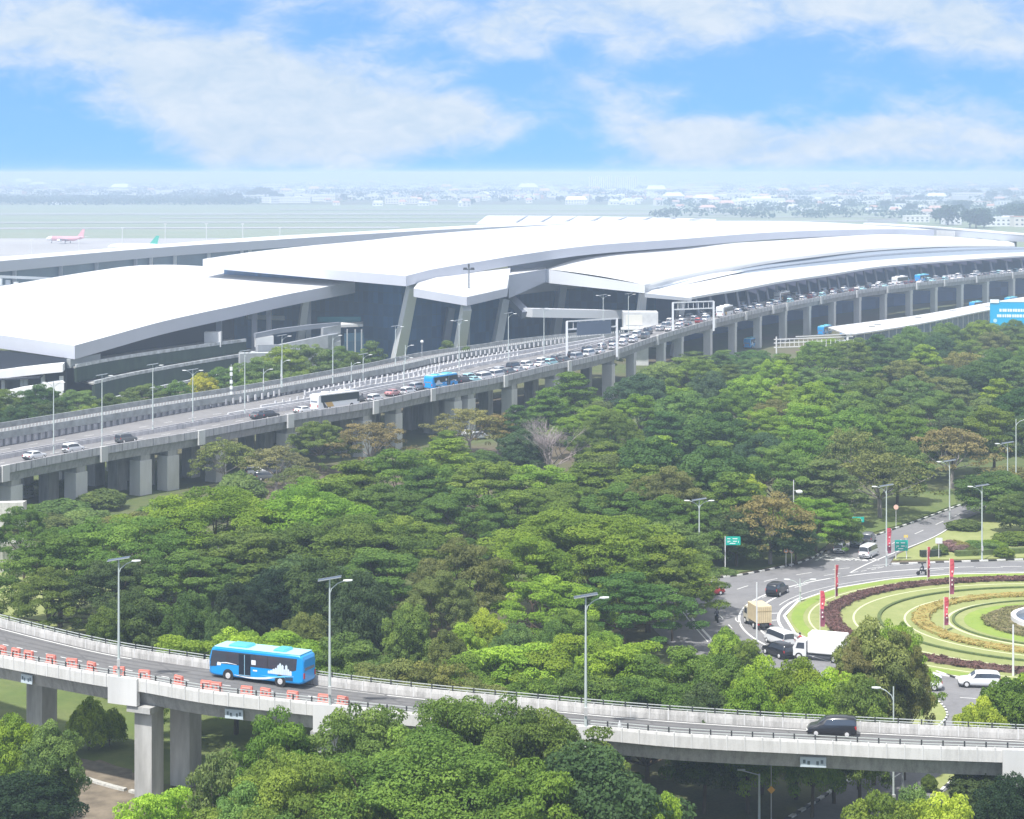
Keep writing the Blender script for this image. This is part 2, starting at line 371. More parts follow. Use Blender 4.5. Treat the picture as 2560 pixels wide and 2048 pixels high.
# raised verge islands
def verge(name, pts, m=GRASS, h=.16): return poly(name, pts, h, m, h - .02)
verge('grass_verge', [(1790,1438),(1850,1433),(1925,1419),(1988,1404),(2026,1390),(2056,1374),(2080,1352),(1990,1330),(1800,1370),(1700,1400),(1640,1440)], GRASS)
verge('grass_verge', [(2180,1334),(2255,1312),(2325,1287),(2392,1262),(2380,1225),(2250,1240),(2100,1290),(2080,1340)], GRASS)
verge('grass_verge', [(2232,1402),(2246,1388),(2340,1345),(2408,1306),(2520,1262),(2900,1240),(2900,1386),(2560,1396),(2380,1401)], GRASSP)
verge('grass_verge', [(2263,1718),(2305,1728),(2352,1757),(2372,1790),(2352,1820),(2310,1842),(2220,1850),(2170,1800),(2190,1730)], GRASSP)
verge('grass_verge', [(2312,1968),(2345,1945),(2380,1925),(2440,1895),(2600,1885),(2560,1925),(2405,1942),(2372,1962),(2345,1985)], GRASSP)
# kerbs painted black and white
def kerb(pts, L_=1.1, z=.0, world=False, w=.28, h=.2, allw=False):
    mb = MB(); C = [Vector(p) for p in pts] if world else catmull([pg(*q) for q in pts], 60); n = max(2, int(sum((b - a).length for a, b in zip(C, C[1:])) / L_)); C = catmull(C, n)
    for i in range(len(C) - 1): mb.beam(C[i] + Vector((0, 0, h / 2 + z)), C[i + 1] + Vector((0, 0, h / 2 + z)), w, h, mi=(0 if allw else i % 2))
    return struct('kerb', mb, [WPAINT, BPAINT])
kerb([(1740,1452),(1790,1446),(1850,1439),(1925,1425),(1990,1410),(2030,1396),(2062,1378)])
kerb([(2180,1343),(2200,1336),(2260,1315),(2330,1290),(2400,1264)], 1.4)
kerb([(2226,1411),(2300,1409),(2380,1406),(2470,1403),(2560,1400),(2800,1394)], 1.3)
kerb([(2168,1924),(2120,1955),(2075,1982),(2030,2012),(1985,2040),(1900,2096)], 1.0, w=.4)
kerb([(2400,1942),(2372,1962),(2345,1987)], .9)
kerb([(2258,1722),(2305,1733),(2350,1760),(2368,1790),(2350,1815),(2320,1838)], .55, w=.22)
kerb(ell(1.01, 155, 330, 100), 9., world=True, w=.35, allw=True); kerb(ell(1.01, 20, 155, 80), 9., world=True, w=.3, allw=True)
kerb([(2340,1681),(2400,1700),(2440,1712),(2560,1725)], 1.4, w=.3)
# paint
mb = MB()
def stripe(a, b, w=.15, z=.052): mb.beam(Vector((a[0], a[1], z)), Vector((b[0], b[1], z)), w, .006)
def dashes(C, on, off, w=.15, z=.052):
    n = max(3, int(sum((b - a).length for a, b in zip(C, C[1:])) / .5)); C = catmull(C, n); k = 0
    for i in range(len(C) - 1):
        if (i * .5) % (on + off) < on: stripe(C[i], C[i + 1], w, z)
def pline(pts, w=.16, on=1e6, off=0): dashes([pg(*q) for q in pts], on, off, w)
pline([(1714,1526),(1735,1552),(1782,1603)], .35); pline([(1706,1530),(1730,1560),(1770,1606)], .15)
dashes(ell(1.165, 100, 205), 1e6, 0, .28); dashes(ell(1.30, 60, 150), 3, 4, .16); dashes(ell(1.055, 80, 160), 1e6, 0, .12)
dashes(ell(1.17, 20, 100), 3, 4, .16)
for t in range(168, 222, 7): a, b = ell(1.03, t, t, 1)[0], ell(1.10, t + 1.5, t + 1.5, 1)[0]; stripe(a, b, .3)
for t in range(150, 222, 1): stripe(ell(1.03, t, t, 1)[0], ell(1.03, t + 1, t + 1, 1)[0], .35); stripe(ell(1.11, t, t, 1)[0], ell(1.11, t + 1, t + 1, 1)[0], .3)
pline([(1850,1560),(1840,1545),(1873,1512),(1900,1497),(1960,1478),(2040,1455),(2120,1440),(2200,1432)], .16, 3.5, 5); pline([(1830,1572),(1800,1540)], .16, 2, 3)
pline([(2125,1433),(2160,1415),(2230,1385),(2335,1343),(2400,1303)], .22); pline([(2125,1433),(2180,1425),(2230,1414),(2300,1411)], .15, 1.2, .6)
for k in range(9): pline([(2060 + k * 14, 1398 - k * 0.5 + (k % 2)), (2085 + k * 14, 1402)], .3)
pline([(2066,1392),(2110,1398),(2178,1404)], .5, .8, .4); pline([(2040,1402),(2070,1385)], .4, .8, .5)
pline([(2230,1360),(2300,1330),(2400,1285)], .15, 4, 6); pline([(2060,1440),(2200,1418)], .14, 3, 5)
pline([(2250,1935),(2235,1945),(2180,1985),(2120,2025)], .16, 3, 3)
pline([(2290,1745),(2340,1775),(2355,1795),(2335,1822),(2318,1838)], .14); pline([(2400,1745),(2480,1750),(2560,1752)], .14, 3, 5)
pline([(2300,1430),(2400,1422),(2560,1418),(2800,1412)], .15, 4, 5)
struct('road_marking', mb, WPAINT)
mb = MB()
for a in ((1750,1478,90),(1780,1488,60),(1900,1462,130),(1840,1500,40)): pass
# the planted roundabout: concentric rings
MAROON = mat('maroon_leaves', (.15, .085, .075), .9, var=.45, scale=2.5, bump=.5)
HEDG = mat('hedge_green', (.10, .14, .04), .95, var=.35, scale=2., bump=.5)
ORANGE = mat('orange_flowers', (.40, .27, .08), .9, col2=(.24, .27, .08), scale=1.8)
PALEL = mat('pale_edging', (.55, .56, .36), .9)
BROWNB = mat('brown_planting', (.20, .17, .085), .95, var=.4, scale=1.5, bump=.5)
def ring(name, k0, k1, m, h, lab, cat, kind=None, base=.06):
    mb = MB(); A_, B_ = ell(k0, 0, 360, 140), ell(k1, 0, 360, 140); rings = [[Vector((a.x, a.y, base)), Vector((a.x, a.y, h)), Vector((b.x, b.y, h)), Vector((b.x, b.y, base))] for a, b in zip(A_, B_)]
    mb.loft(rings, closed=True, caps=False); o = mb.build(name, m); tag(o, lab, None if kind else cat, None, kind); return o
def disc(name, k, m, h): mb = MB(); mb.prism([(p.x, p.y) for p in ell(k, 0, 360, 140)[:-1]], .05, h); return struct(name, mb, m)
disc('roundabout_lawn', 1.0, GRASSP, .18)
def lring(name, k0, k1, m): ring(name, k0, k1, m, .195, None, None, 'structure', .15)
lring('lawn_stripe', .985, .945, GRASSB); lring('lawn_edging', .928, .922, PALEL); lring('lawn_edging', .775, .768, PALEL); lring('lawn_edging', .60, .593, PALEL); lring('lawn_edging', .455, .445, PALEL); lring('lawn_stripe', .395, .325, GRASSB)
def leafring(o, k0, k1, z, n, wz, col, size=.22, per=60):
    cl = []; r_ = random.Random(int(k0 * 1000))
    for i in range(n):
        k = r_.uniform(min(k0, k1), max(k0, k1)); t = 2 * math.pi * (i + r_.random()) / n; cl.append((RCX + RA * k * math.cos(t), RCY + RB * k * math.sin(t), z * r_.uniform(.75, 1.05), r_.uniform(.5, .9), r_.uniform(.5, .9), wz))
    LR.append((o, cl, per, size, col))
LR = []
hr = ring('hedge_ring', .874, .826, MAROON, .6, 'broad maroon leaved hedge ring curving round the roundabout lawn', 'hedge'); leafring(hr, .87, .83, .58, 800, .18, (.18, .10, .085))
ring('hedge_ring', .69, .678, HEDG, .4, 'thin dark green hedge ring inside the maroon one', 'hedge')
ring('hedge_ring', .436, .427, HEDG, .35, 'innermost thin green hedge ring near the fountain', 'hedge')
fb1 = ring('flower_bed', .565, .515, ORANGE, .5, 'orange flower ring in the middle of the roundabout', 'flower bed'); leafring(fb1, .56, .52, .38, 700, .18, (.42, .34, .11), .2, 45)
fb2 = ring('flower_bed', .325, .237, BROWNB, .55, 'brownish planted ring right around the fountain rim', 'flower bed'); leafring(fb2, .32, .242, .5, 500, .2, (.24, .23, .10), .2, 45)
fe = empty('fountain', (RCX, RCY, 0), 0, 'white rimmed fountain basin at the centre of the roundabout', 'fountain')
for nm, k0, k1, h, m in (('rim', .237, .22, 1.1, WALLW), ('inner_step', .17, .15, 1.5, WALLW)):
    o = ring(nm, k0, k1, m, h, None, None); o.location = (-RCX, -RCY, 0); o.parent = fe
mb = MB(); mb.prism([(p.x - RCX, p.y - RCY) for p in ell(.224, 0, 360, 60)[:-1]], .1, .6); mb.build('water', mat('fountain_water', (.10, .13, .17), .08), fe)
mb = MB(); mb.tube((0, 0, .5), (0, 0, 3), 1.2, .5, 16); mb.build('pedestal', WALLW, fe)
for k in range(26):   # white rocks on the rim
    pass
# ------------------------------------------------------------------ airfield
AF = mat('airfield_grass', (.17, .22, .12), .95, col2=(.22, .24, .15), scale=.004, stretch=(1, 3, 1))
def far(name, v0, v1, z, m, ua=-900, ub=3600, skew=0):
    a = [pz(ua, v0, z), pz(ub, v0 - skew, z), pz(ub, v1 - skew, z), pz(ua, v1, z)]
    mb = MB(); mb.quad(*a); return struct(name, mb, m)
far('airfield', 660, 512, .3, AF)
APR = mat('apron_concrete', (.36, .35, .35), .9, var=.12, scale=.01); TAX = mat('taxiway', (.27, .28, .24), .9, var=.1, scale=.005)
far('apron', 658, 596, .6, APR, -900, 1400); far('taxiway', 560, 556, .7, TAX, -900, 2300, 6); far('taxiway', 546, 543.5, .7, TAX, 400, 2400, 4); far('runway', 537, 532, .8, TAX, -400, 1900); far('taxiway', 574, 571, .7, APR, -900, 1000, 4); far('runway', 525, 523, .8, TAX, 700, 2600)
# ------------------------------------------------------------------ trees
def leafmat():
    m, t, p = newmat('foliage'); p.inputs['Roughness'].default_value = .6; p.inputs['Specular IOR Level'].default_value = .25
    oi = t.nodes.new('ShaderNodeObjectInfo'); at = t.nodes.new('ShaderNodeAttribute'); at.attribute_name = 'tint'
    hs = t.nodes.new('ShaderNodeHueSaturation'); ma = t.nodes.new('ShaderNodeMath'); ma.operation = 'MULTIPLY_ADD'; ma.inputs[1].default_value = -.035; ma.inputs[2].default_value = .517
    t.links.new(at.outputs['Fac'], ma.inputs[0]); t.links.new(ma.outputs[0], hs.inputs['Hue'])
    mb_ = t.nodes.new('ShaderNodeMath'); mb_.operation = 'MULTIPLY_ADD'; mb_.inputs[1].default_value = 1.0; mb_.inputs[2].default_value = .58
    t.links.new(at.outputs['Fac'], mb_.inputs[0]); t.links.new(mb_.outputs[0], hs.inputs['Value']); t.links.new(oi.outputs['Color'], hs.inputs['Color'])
    t.links.new(hs.outputs[0], p.inputs['Base Color'])
    tr = t.nodes.new('ShaderNodeBsdfTranslucent'); t.links.new(hs.outputs[0], tr.inputs[0]); mx_ = t.nodes.new('ShaderNodeMixShader'); mx_.inputs[0].default_value = .38
    t.links.new(p.outputs[0], mx_.inputs[1]); t.links.new(tr.outputs[0], mx_.inputs[2]); t.links.new(mx_.outputs[0], t.nodes['Material Output'].inputs[0])
    return m
LEAF = leafmat()
rng = np.random.default_rng(11)
def crown_mesh(name, clumps, per, size, up=.35, shell=(.72, 1.05), seedtint=None, elong=1.5):
    """clumps: array (n,6) centre xyz, radii xyz. Leaf-sized quads spread through every clump's outer volume."""
    C = np.array(clumps, float); n = len(C)
    vol = (C[:, 3] * C[:, 4]) ** .5; cnt = np.maximum(20, (per * (vol / vol.mean()) ** 1.6)).astype(int)
    idx = np.repeat(np.arange(n), cnt); k = len(idx)
    d = rng.normal(size=(k, 3)); d /= np.linalg.norm(d, axis=1)[:, None]
    flip = (d[:, 2] < 0) & (rng.random(k) < .62); d[flip, 2] *= -1
    r = rng.uniform(shell[0], shell[1], k) ** .7
    c = C[idx]; wob = 1 + .16 * np.sin(d[:, 0] * 5 + idx) * np.cos(d[:, 1] * 6 + idx * 2)
    pos = c[:, :3] + d * c[:, 3:] * (r * wob)[:, None]
    nr = d / c[:, 3:]; nr /= np.linalg.norm(nr, axis=1)[:, None]
    nr = nr * .75 + rng.normal(size=(k, 3)) * .42; nr[:, 2] += up; nr /= np.linalg.norm(nr, axis=1)[:, None]
    a = np.cross(nr, rng.normal(size=(k, 3))); a /= np.linalg.norm(a, axis=1)[:, None]; b = np.cross(nr, a)
    s = size * rng.uniform(.6, 1.25, k)[:, None]
    P = np.stack([pos - a * s * elong * .5, pos - b * s * .5, pos + a * s * elong * .5, pos + b * s * .5], 1).reshape(-1, 3)
    ct = rng.random(n) if seedtint is None else np.array(seedtint)
    tint = np.clip(ct[idx] * .55 + rng.random(k) * .4, 0, 1)
    me = bpy.data.meshes.new(name); me.vertices.add(4 * k); me.vertices.foreach_set('co', P.astype(np.float32).ravel())
    me.loops.add(4 * k); me.loops.foreach_set('vertex_index', np.arange(4 * k, dtype=np.int32))
    me.polygons.add(k); me.polygons.foreach_set('loop_start', np.arange(0, 4 * k, 4, dtype=np.int32)); me.polygons.foreach_set('loop_total', np.full(k, 4, dtype=np.int32))
    at = me.attributes.new('tint', 'FLOAT', 'POINT'); at.data.foreach_set('value', np.repeat(tint, 4).astype(np.float32))
    me.materials.append(LEAF); me.update(); me.validate()
    return me
def limbs(mb, base, tips, r0, split, n=6, wig=.12):
    """trunk up to split, then a limb to every tip with a bend"""
    b = Vector(base); mb.tube(b, b + Vector((wig, wig * .5, split)), r0, r0 * .72, 8)
    root = b + Vector((wig, wig * .5, split * .96))
    for t in tips:
        t = Vector(t); mid = root.lerp(t, .45) + Vector((random.uniform(-.3, .3), random.uniform(-.3, .3), -abs(t.z - root.z) * .08 + .1))
        rr = r0 * .42; mb.tube(root, mid, rr, rr * .62, n, caps=False); mb.tube(mid, t, rr * .62, rr * .22, n, caps=False)
        for _ in range(2):
            q = mid.lerp(t, random.uniform(.2, .7)); e = q + (t - mid).length * .5 * Vector((random.uniform(-.8, .8), random.uniform(-.8, .8), random.uniform(.2, .7)))
            mb.tube(q, e, rr * .32, rr * .1, 5, caps=False)
def P_umbrella(seed, R0=10., Hh=14., per=330, size=.21, n=170, thin=1., drop=.42):
    random.seed(seed); rg = np.random.default_rng(seed); cl = []; ti = []
    hx = [(rg.uniform(.25, .95) * R0, rg.uniform(0, 6.28), rg.uniform(.10, .2) * R0) for _ in range(7)]
    for i in range(n):
        r = R0 * math.sqrt((i + .5) / n) * rg.uniform(.88, 1.1); a = i * 2.39996 + rg.uniform(-.25, .25); lob = 1 + .17 * math.sin(3 * a + seed) + .10 * math.sin(5 * a + 2 * seed) + .05 * math.sin(9 * a + seed)
        if any(math.hypot(r * math.cos(a) - q * math.cos(b), r * math.sin(a) - q * math.sin(b)) < c for q, b, c in hx): continue
        bump = .9 * R0 / 10 * math.sin(r * .9 + seed) * math.cos(2.3 * a + seed * 1.7)
        lay = rg.random(); z = Hh * (1 - drop * (r / R0) ** 2.1) - (0 if lay < .55 else rg.uniform(.08, .26) * Hh * (.4 + .6 * r / R0)) - .8
        rx = rg.uniform(.95, 1.75) * R0 / 10
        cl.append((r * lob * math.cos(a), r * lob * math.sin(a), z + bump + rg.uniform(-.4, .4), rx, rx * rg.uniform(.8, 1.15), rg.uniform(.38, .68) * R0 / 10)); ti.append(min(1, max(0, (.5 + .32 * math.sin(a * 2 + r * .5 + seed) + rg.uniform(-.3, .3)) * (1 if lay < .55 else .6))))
    tips = [c_[:3] for c_ in cl[6::11]]
    return crown_mesh('crown', cl, int(per * thin), size, up=.55, seedtint=ti), tips, Hh * .34, .42, (R0, Hh)
def P_round(seed, R0=4.6, Hh=10., per=480, size=.165, n=105, low=.12):
    random.seed(seed); rg = np.random.default_rng(seed); cl = []; zc = Hh * (.56 + low * .2); rz = Hh * .44
    for i in range(n):
        z = 1 - 1.75 * (i + .5) / n; a = i * 2.39996; rr = math.sqrt(max(0, 1 - z * z)); k = rg.uniform(.6, .95) * (1 + .2 * math.sin(2.3 * a + seed + 2 * z) + .08 * math.sin(5 * a + 3 * z))
        w = rg.uniform(.7, 1.25) * R0 / 4.6
        cl.append((R0 * rr * k * math.cos(a), R0 * rr * k * math.sin(a), zc + rz * z * min(1, k + .12), w, w * rg.uniform(.8, 1.1), w * rg.uniform(.55, .85)))
    for _ in range(10): cl.append((rg.uniform(-.4, .4) * R0, rg.uniform(-.4, .4) * R0, zc + rg.uniform(-.4, .4) * rz, R0 * .35, R0 * .35, R0 * .3))
    return crown_mesh('crown', cl, per, size, up=.3), [cl[i][:3] for i in range(4, n, 12)], Hh * .3, .28, (R0, Hh)
def P_tier(seed, R0=6., Hh=13., per=340, size=.215):
    random.seed(seed); rg = np.random.default_rng(seed); cl = []; lev = 6
    for l in range(lev):
        f = l / (lev - 1); z = Hh * (.34 + .6 * f); rad = R0 * (1 - .78 * f ** 1.4); nb = max(3, int(13 * (1 - .6 * f)))
        for k in range(nb):
            a = 2 * math.pi * k / nb + l * 1.1 + rg.uniform(-.25, .25)
            for q in (.95, .5):
                if q < .9 and rg.random() < .35: continue
                r = rad * q * rg.uniform(.8, 1.12); w = rg.uniform(1., 1.6) * R0 / 6
                cl.append((r * math.cos(a), r * math.sin(a), z + rg.uniform(-.5, .5), w, w * rg.uniform(.8, 1.1), rg.uniform(.35, .6)))
    return crown_mesh('crown', cl, per, size, up=.5), [cl[i][:3] for i in range(0, len(cl), 8)], Hh * .6, .25, (R0, Hh)
def P_bush(seed, R0=3.2, Hh=5., per=170, size=.2, n=60):
    random.seed(seed); rg = np.random.default_rng(seed); cl = []
    for i in range(n):
        a = i * 2.39996; r = R0 * math.sqrt((i + .5) / n) * .9; z = Hh * (.9 - .42 * (r / R0) ** 2) * rg.uniform(.72, 1.05); w = rg.uniform(.55, .95) * R0 / 3.2
        cl.append((r * math.cos(a), r * math.sin(a), z, w, w, w * rg.uniform(.8, 1.25)))
        if i % 2: cl.append((r * math.cos(a) * 1.02, r * math.sin(a) * 1.02, z * .55, w, w, w))
    return crown_mesh('crown', cl, per, size, up=.2, elong=2.0), [cl[i][:3] for i in range(2, n, 9)], Hh * .2, .12, (R0, Hh)
def P_airy(seed): return P_umbrella(seed, 8.5, 12., 62, .30, 150, 1., .36)
def P_bare(seed, Hh=12.):
    random.seed(seed); mb = MB()
    def br(p, d, l, r, k):
        e = p + d * l; mb.tube(p, e, r, r * .6, 5 if k < 3 else 3, caps=False)
        if k >= 6: return
        for _ in range(3 if k < 5 else 2):
            q = (d + Vector((random.uniform(-.55, .55), random.uniform(-.55, .55), random.uniform(-.05, .35)))).normalized(); br(e if random.random() < .7 else p.lerp(e, .6), q, l * random.uniform(.62, .86), r * .58, k + 1)
    for dx in (-.12, .1, .02): br(Vector((dx * 3, 0, 0)), Vector((dx, random.uniform(-.1, .1), 1)).normalized(), Hh * .27, .2, 0)
    return mb
for o_, cl_, per_, size_, col_ in LR:
    me_ = crown_mesh('leaves', cl_, per_, size_, up=.4); q_ = bpy.data.objects.new('leaves', me_); SC.collection.objects.link(q_); q_.parent = o_; q_.color = (*col_, 1)
PROTO = {}
def reg(kind, gen, seeds):
    PROTO[kind] = []
    for s_ in seeds:
        me, tips, split, r0, dim = gen(s_); mb = MB(); random.seed(s_); limbs(mb, (0, 0, -.3), tips, r0, split)
        tm = mb.build('trunk', BARK if kind != 'airy' else BARKG); tmesh = tm.data; bpy.data.objects.remove(tm)
        PROTO[kind].append((me, tmesh, dim))
reg('umb', P_umbrella, (1, 2, 3, 4)); reg('big', lambda s_: P_umbrella(s_, 12., 15., 480, .18, 260), (21, 22, 23)); reg('round', P_round, (5, 6, 7)); reg('tier', P_tier, (8, 9, 10)); reg('bush', P_bush, (12, 13)); reg('airy', P_airy, (14, 15))
COL = dict(green=(.150, .240, .045), bright=(.215, .335, .045), lime=(.29, .405, .055), mid=(.128, .208, .05), dark=(.072, .125, .048), vdark=(.028, .058, .028),
           blue=(.075, .135, .07), olive=(.165, .205, .075), brown=(.235, .205, .095), tan=(.205, .225, .085), yellow=(.48, .48, .05), deep=(.085, .165, .045), soft=(.155, .24, .075))
for k_ in COL: COL[k_] = (COL[k_][0] * 1.0, COL[k_][1] * 1.0, COL[k_][2] * .74)
CN = dict(green='mid green', bright='bright green', lime='yellow-green', mid='deep green', dark='dark green', vdark='blackish green', blue='blue-green', olive='dull olive', brown='rusty brown', tan='pale-brown', yellow='yellow leaved', deep='deep green', soft='soft green')
KN = dict(umb='flat-topped tree', big='broad flat-topped tree', round='rounded tree', tier='layered tree', bush='bush', airy='thin-crowned tree', bare='bare leafless tree')
NAME = dict(umb='umbrella_tree', big='umbrella_tree', round='round_tree', tier='layered_tree', bush='shrub', airy='airy_tree', bare='bare_tree')
tcount = 0
def tree(u, vt, s, w, kind, col, label, group, cat='tree', z0=0.):
    """crown top at photo point (u, vt), s px per metre, crown w px wide"""
    global tcount
    tcount += 1
    h = H - (vt - V0) / s - z0; g = ps(u, V0 + (H - z0) * s, s); rad = w / 2 / s
    if kind == 'bush' and h > 2.7 * rad: kind = 'round'
    if kind == 'round': rad = max(rad, h * .27)
    rng_ = random.Random(tcount * 31 + int(u)); rz = rng_.uniform(0, 6.28)
    if kind == 'bare':
        o = BARE.copy(); o.data = BARE.data; SC.collection.objects.link(o); o.location = g; o.rotation_euler = (0, 0, rz); o.scale = (rad / 4.2, rad / 4.2, h / 12.5)
        return tag(o, label, cat, group)
    me, tm, (r0, h0) = PROTO[kind][tcount % len(PROTO[kind])]
    e = empty(NAME[kind], g, rz, label, cat, group)
    c = bpy.data.objects.new('crown', me); SC.collection.objects.link(c); c.parent = e; c.scale = (rad / r0, rad / r0, h / h0 * .98)
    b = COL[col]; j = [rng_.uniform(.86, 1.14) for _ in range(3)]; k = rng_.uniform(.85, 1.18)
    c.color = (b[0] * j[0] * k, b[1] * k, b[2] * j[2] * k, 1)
    t = bpy.data.objects.new('trunk', tm); SC.collection.objects.link(t); t.parent = e; t.scale = (rad / r0, rad / r0, h / h0 * .98)
    return e
BARE = P_bare(3).build('bare_tree', mat('bark_pale', (.36, .31, .31), .95))
def row(where, group, items):
    """items: (u, vt, s, w, kind, colour); labels say look + place in the row"""
    items = sorted(items); cnt = {}
    for i, (u, vt, s, w, k, c) in enumerate(items):
        lab = f'{CN[c]} {KN[k]}' if k != 'bare' else KN[k]
        tree(u, vt, s, w, k, c, f'{lab}, {ordn(i)} from left {where}', group, 'shrub' if k == 'bush' else 'tree')
row('in front of the flyover', 'trees in front of the flyover', [
    (690,1775,32,330,'umb','green'),(880,1762,31.5,400,'umb','mid'),(1150,1742,31,560,'big','mid'),(1370,1770,31.5,420,'umb','mid'),(1060,1850,34,760,'big','green'),
    (1480,1905,34.5,420,'round','dark'),(1330,1900,35,460,'umb','green'),(760,1880,34.5,520,'big','green'),(545,1870,32.5,230,'airy','olive'),(400,1960,34,330,'umb','lime'),(1665,1975,35,190,'umb','lime'),
    (55,1948,29.5,270,'round','vdark'),(30,1800,28.5,150,'bush','bright'),(130,1822,29,110,'bush','soft'),(620,1960,35,330,'umb','soft'),
    (2205,2006,34,150,'bush','green'),(2290,1996,33,150,'bush','soft'),(2350,2005,34,230,'bush','lime'),(2450,1925,29.5,170,'round','dark'),(2540,1960,31,200,'round','vdark')])
row('on lawn beneath the flyover', 'small trees on the lawn', [(222,1752,24.9,100,'bush','lime'),(275,1778,24.7,80,'bush','bright'),(2323,1938,26.7,42,'bush','mid')])
row('just behind the curved flyover', 'trees just behind the flyover', [
    (470,1585,24.5,304,'umb','bright'),(590,1572,24.2,333,'umb','lime'),(715,1580,24.4,348,'umb','bright'),(860,1588,24.8,348,'umb','soft'),(960,1650,26,319,'umb','olive'),
    (1080,1652,26,319,'umb','olive'),(1170,1640,25.6,348,'umb','green'),(1290,1600,25.2,377,'umb','lime'),(1430,1592,25.2,391,'umb','bright'),(1570,1600,25.4,377,'umb','bright'),(1700,1618,25.8,348,'umb','green'),
    (1460,1680,27,377,'umb','mid'),(1620,1690,27.2,348,'umb','mid'),(1330,1690,27,333,'umb','green'),(1810,1655,26.5,190,'round','green'),(1905,1662,26.8,170,'bush','lime'),(1990,1665,27,190,'bush','bright'),(2085,1690,27.2,160,'bush','lime'),
    (2150,1710,27.6,130,'round','mid'),(1870,1720,27.6,180,'bush','bright'),(1760,1730,27.6,200,'round','dark'),(2030,1735,27.8,170,'bush','bright'),(1200,1700,26.8,275,'umb','olive'),
    (2185,1572,26.4,215,'round','tan'),(2235,1548,25.6,200,'umb','bright'),(2145,1595,26.6,150,'umb','brown'),(2262,1585,26.2,150,'umb','tan'),
    (2520,1712,27.2,170,'bush','green'),(2450,1760,27.8,140,'bush','lime'),(2580,1700,27,160,'bush','bright')])
row('in undergrowth behind the flyover', 'undergrowth behind the flyover', [
    (330,1492,22.2,170,'round','dark'),(265,1530,22.6,90,'bush','mid'),(478,1497,22.3,140,'round','deep'),(590,1470,21.8,130,'round','vdark'),(680,1440,21.2,170,'round','vdark'),(790,1410,21.2,170,'round','dark'),(905,1448,22.3,140,'round','blue'),(1022,1522,22.8,110,'bush','soft'),
    (560,1540,22.9,120,'bush','dark'),(760,1545,23.1,150,'bush','olive'),(1215,1535,22.6,70,'bush','lime'),(1155,1572,23.2,90,'bush','lime'),(1290,1570,23.2,110,'bush','soft'),(1120,1590,23.6,90,'bush','olive'),(1430,1520,22.4,180,'umb','green'),
    (1815,1575,21.4,82,'bush','lime'),(1872,1603,21.8,66,'bush','green'),(1390,1570,23.4,120,'bush','mid'),(1500,1590,23.6,150,'bush','bright')])
row('in the mid-picture giant crowns', 'great spreading trees', [
    (150,1330,19.6,330,'umb','mid'),(330,1290,19.2,430,'big','green'),(540,1228,18.4,520,'big','bright'),(760,1225,18.2,420,'big','bright'),(610,1320,19.4,400,'umb','mid'),(850,1290,18.9,460,'big','mid'),
    (1000,1290,18.6,330,'umb','green'),(460,1380,20,330,'umb','mid'),(280,1400,20.2,260,'umb','dark'),(960,1370,19.8,320,'umb','mid'),(740,1390,20,360,'umb','dark'),(120,1420,20.4,220,'umb','mid'),
    (1155,1348,20.6,270,'umb','olive'),(1110,1430,21.4,200,'umb','olive'),(1480,1275,19.4,520,'big','bright'),(1620,1330,19.8,360,'umb','green'),(1330,1330,20,240,'umb','bright'),(1370,1440,21,290,'umb','bright'),
    (1560,1430,20.8,320,'umb','deep'),(1680,1400,20.2,170,'umb','mid'),(1660,1300,18.9,300,'umb','soft'),(60,1260,17.5,170,'umb','green')])
row('beyond the giant flat crowns', 'belt of mid distance trees', [
    (880,1150,16,260,'tier','green'),(1000,1120,15.4,300,'umb','green'),(1110,1095,14.8,210,'tier','bright'),(1230,1150,15.6,287,'umb','green'),(1350,1160,15.6,287,'umb','bright'),(1470,1155,15.5,240,'tier','green'),(1590,1150,15.4,287,'umb','green'),
    (1700,1175,15.6,220,'tier','mid'),(1760,1250,16.8,160,'tier','mid'),(1560,1210,16.6,275,'umb','mid'),(1300,1220,16.8,300,'umb','green'),(1160,1225,17,287,'umb','mid'),(960,1210,16.8,300,'umb','mid'),(840,1185,16.6,275,'umb','green'),(1060,1165,16,180,'tier','deep'),
    (1420,1210,16.5,275,'umb','mid'),(1660,1240,17,250,'umb','green'),(780,1190,16.6,225,'umb','bright')])
row('alongside the high viaduct', 'trees beside the viaduct', [
    (560,1098,13.6,170,'airy','olive'),(690,1112,13.7,170,'airy','brown'),(800,1050,12.9,160,'umb','soft'),(925,1052,12.9,200,'airy','brown'),(1120,1075,13.2,130,'tier','green'),(1175,1018,12.2,190,'airy','tan'),
    (1245,1030,12.2,100,'airy','brown'),(1375,1040,13.3,175,'bare','tan'),(1310,1080,13.2,130,'round','blue'),(1430,925,11.3,170,'tier','green'),(1370,970,11.7,150,'tier','green'),(1500,1010,11.8,120,'round','olive'),(1290,1010,12.2,110,'tier','deep'),
    (1490,1075,12.8,130,'round','dark'),(1210,1130,13.6,110,'round','deep'),(115,1200,14,150,'airy','olive'),(255,1225,14.5,120,'bush','soft'),(150,1250,15,150,'bush','soft'),(405,1262,15.0,130,'bush','soft'),(500,1242,15.0,150,'umb','olive'),(220,1278,15.4,160,'bush','soft'),(95,1285,15.6,170,'bush','olive'),(330,1285,15.6,170,'bush','olive'),(600,1185,14.4,130,'bush','soft'),(740,1165,14.2,130,'airy','tan')])
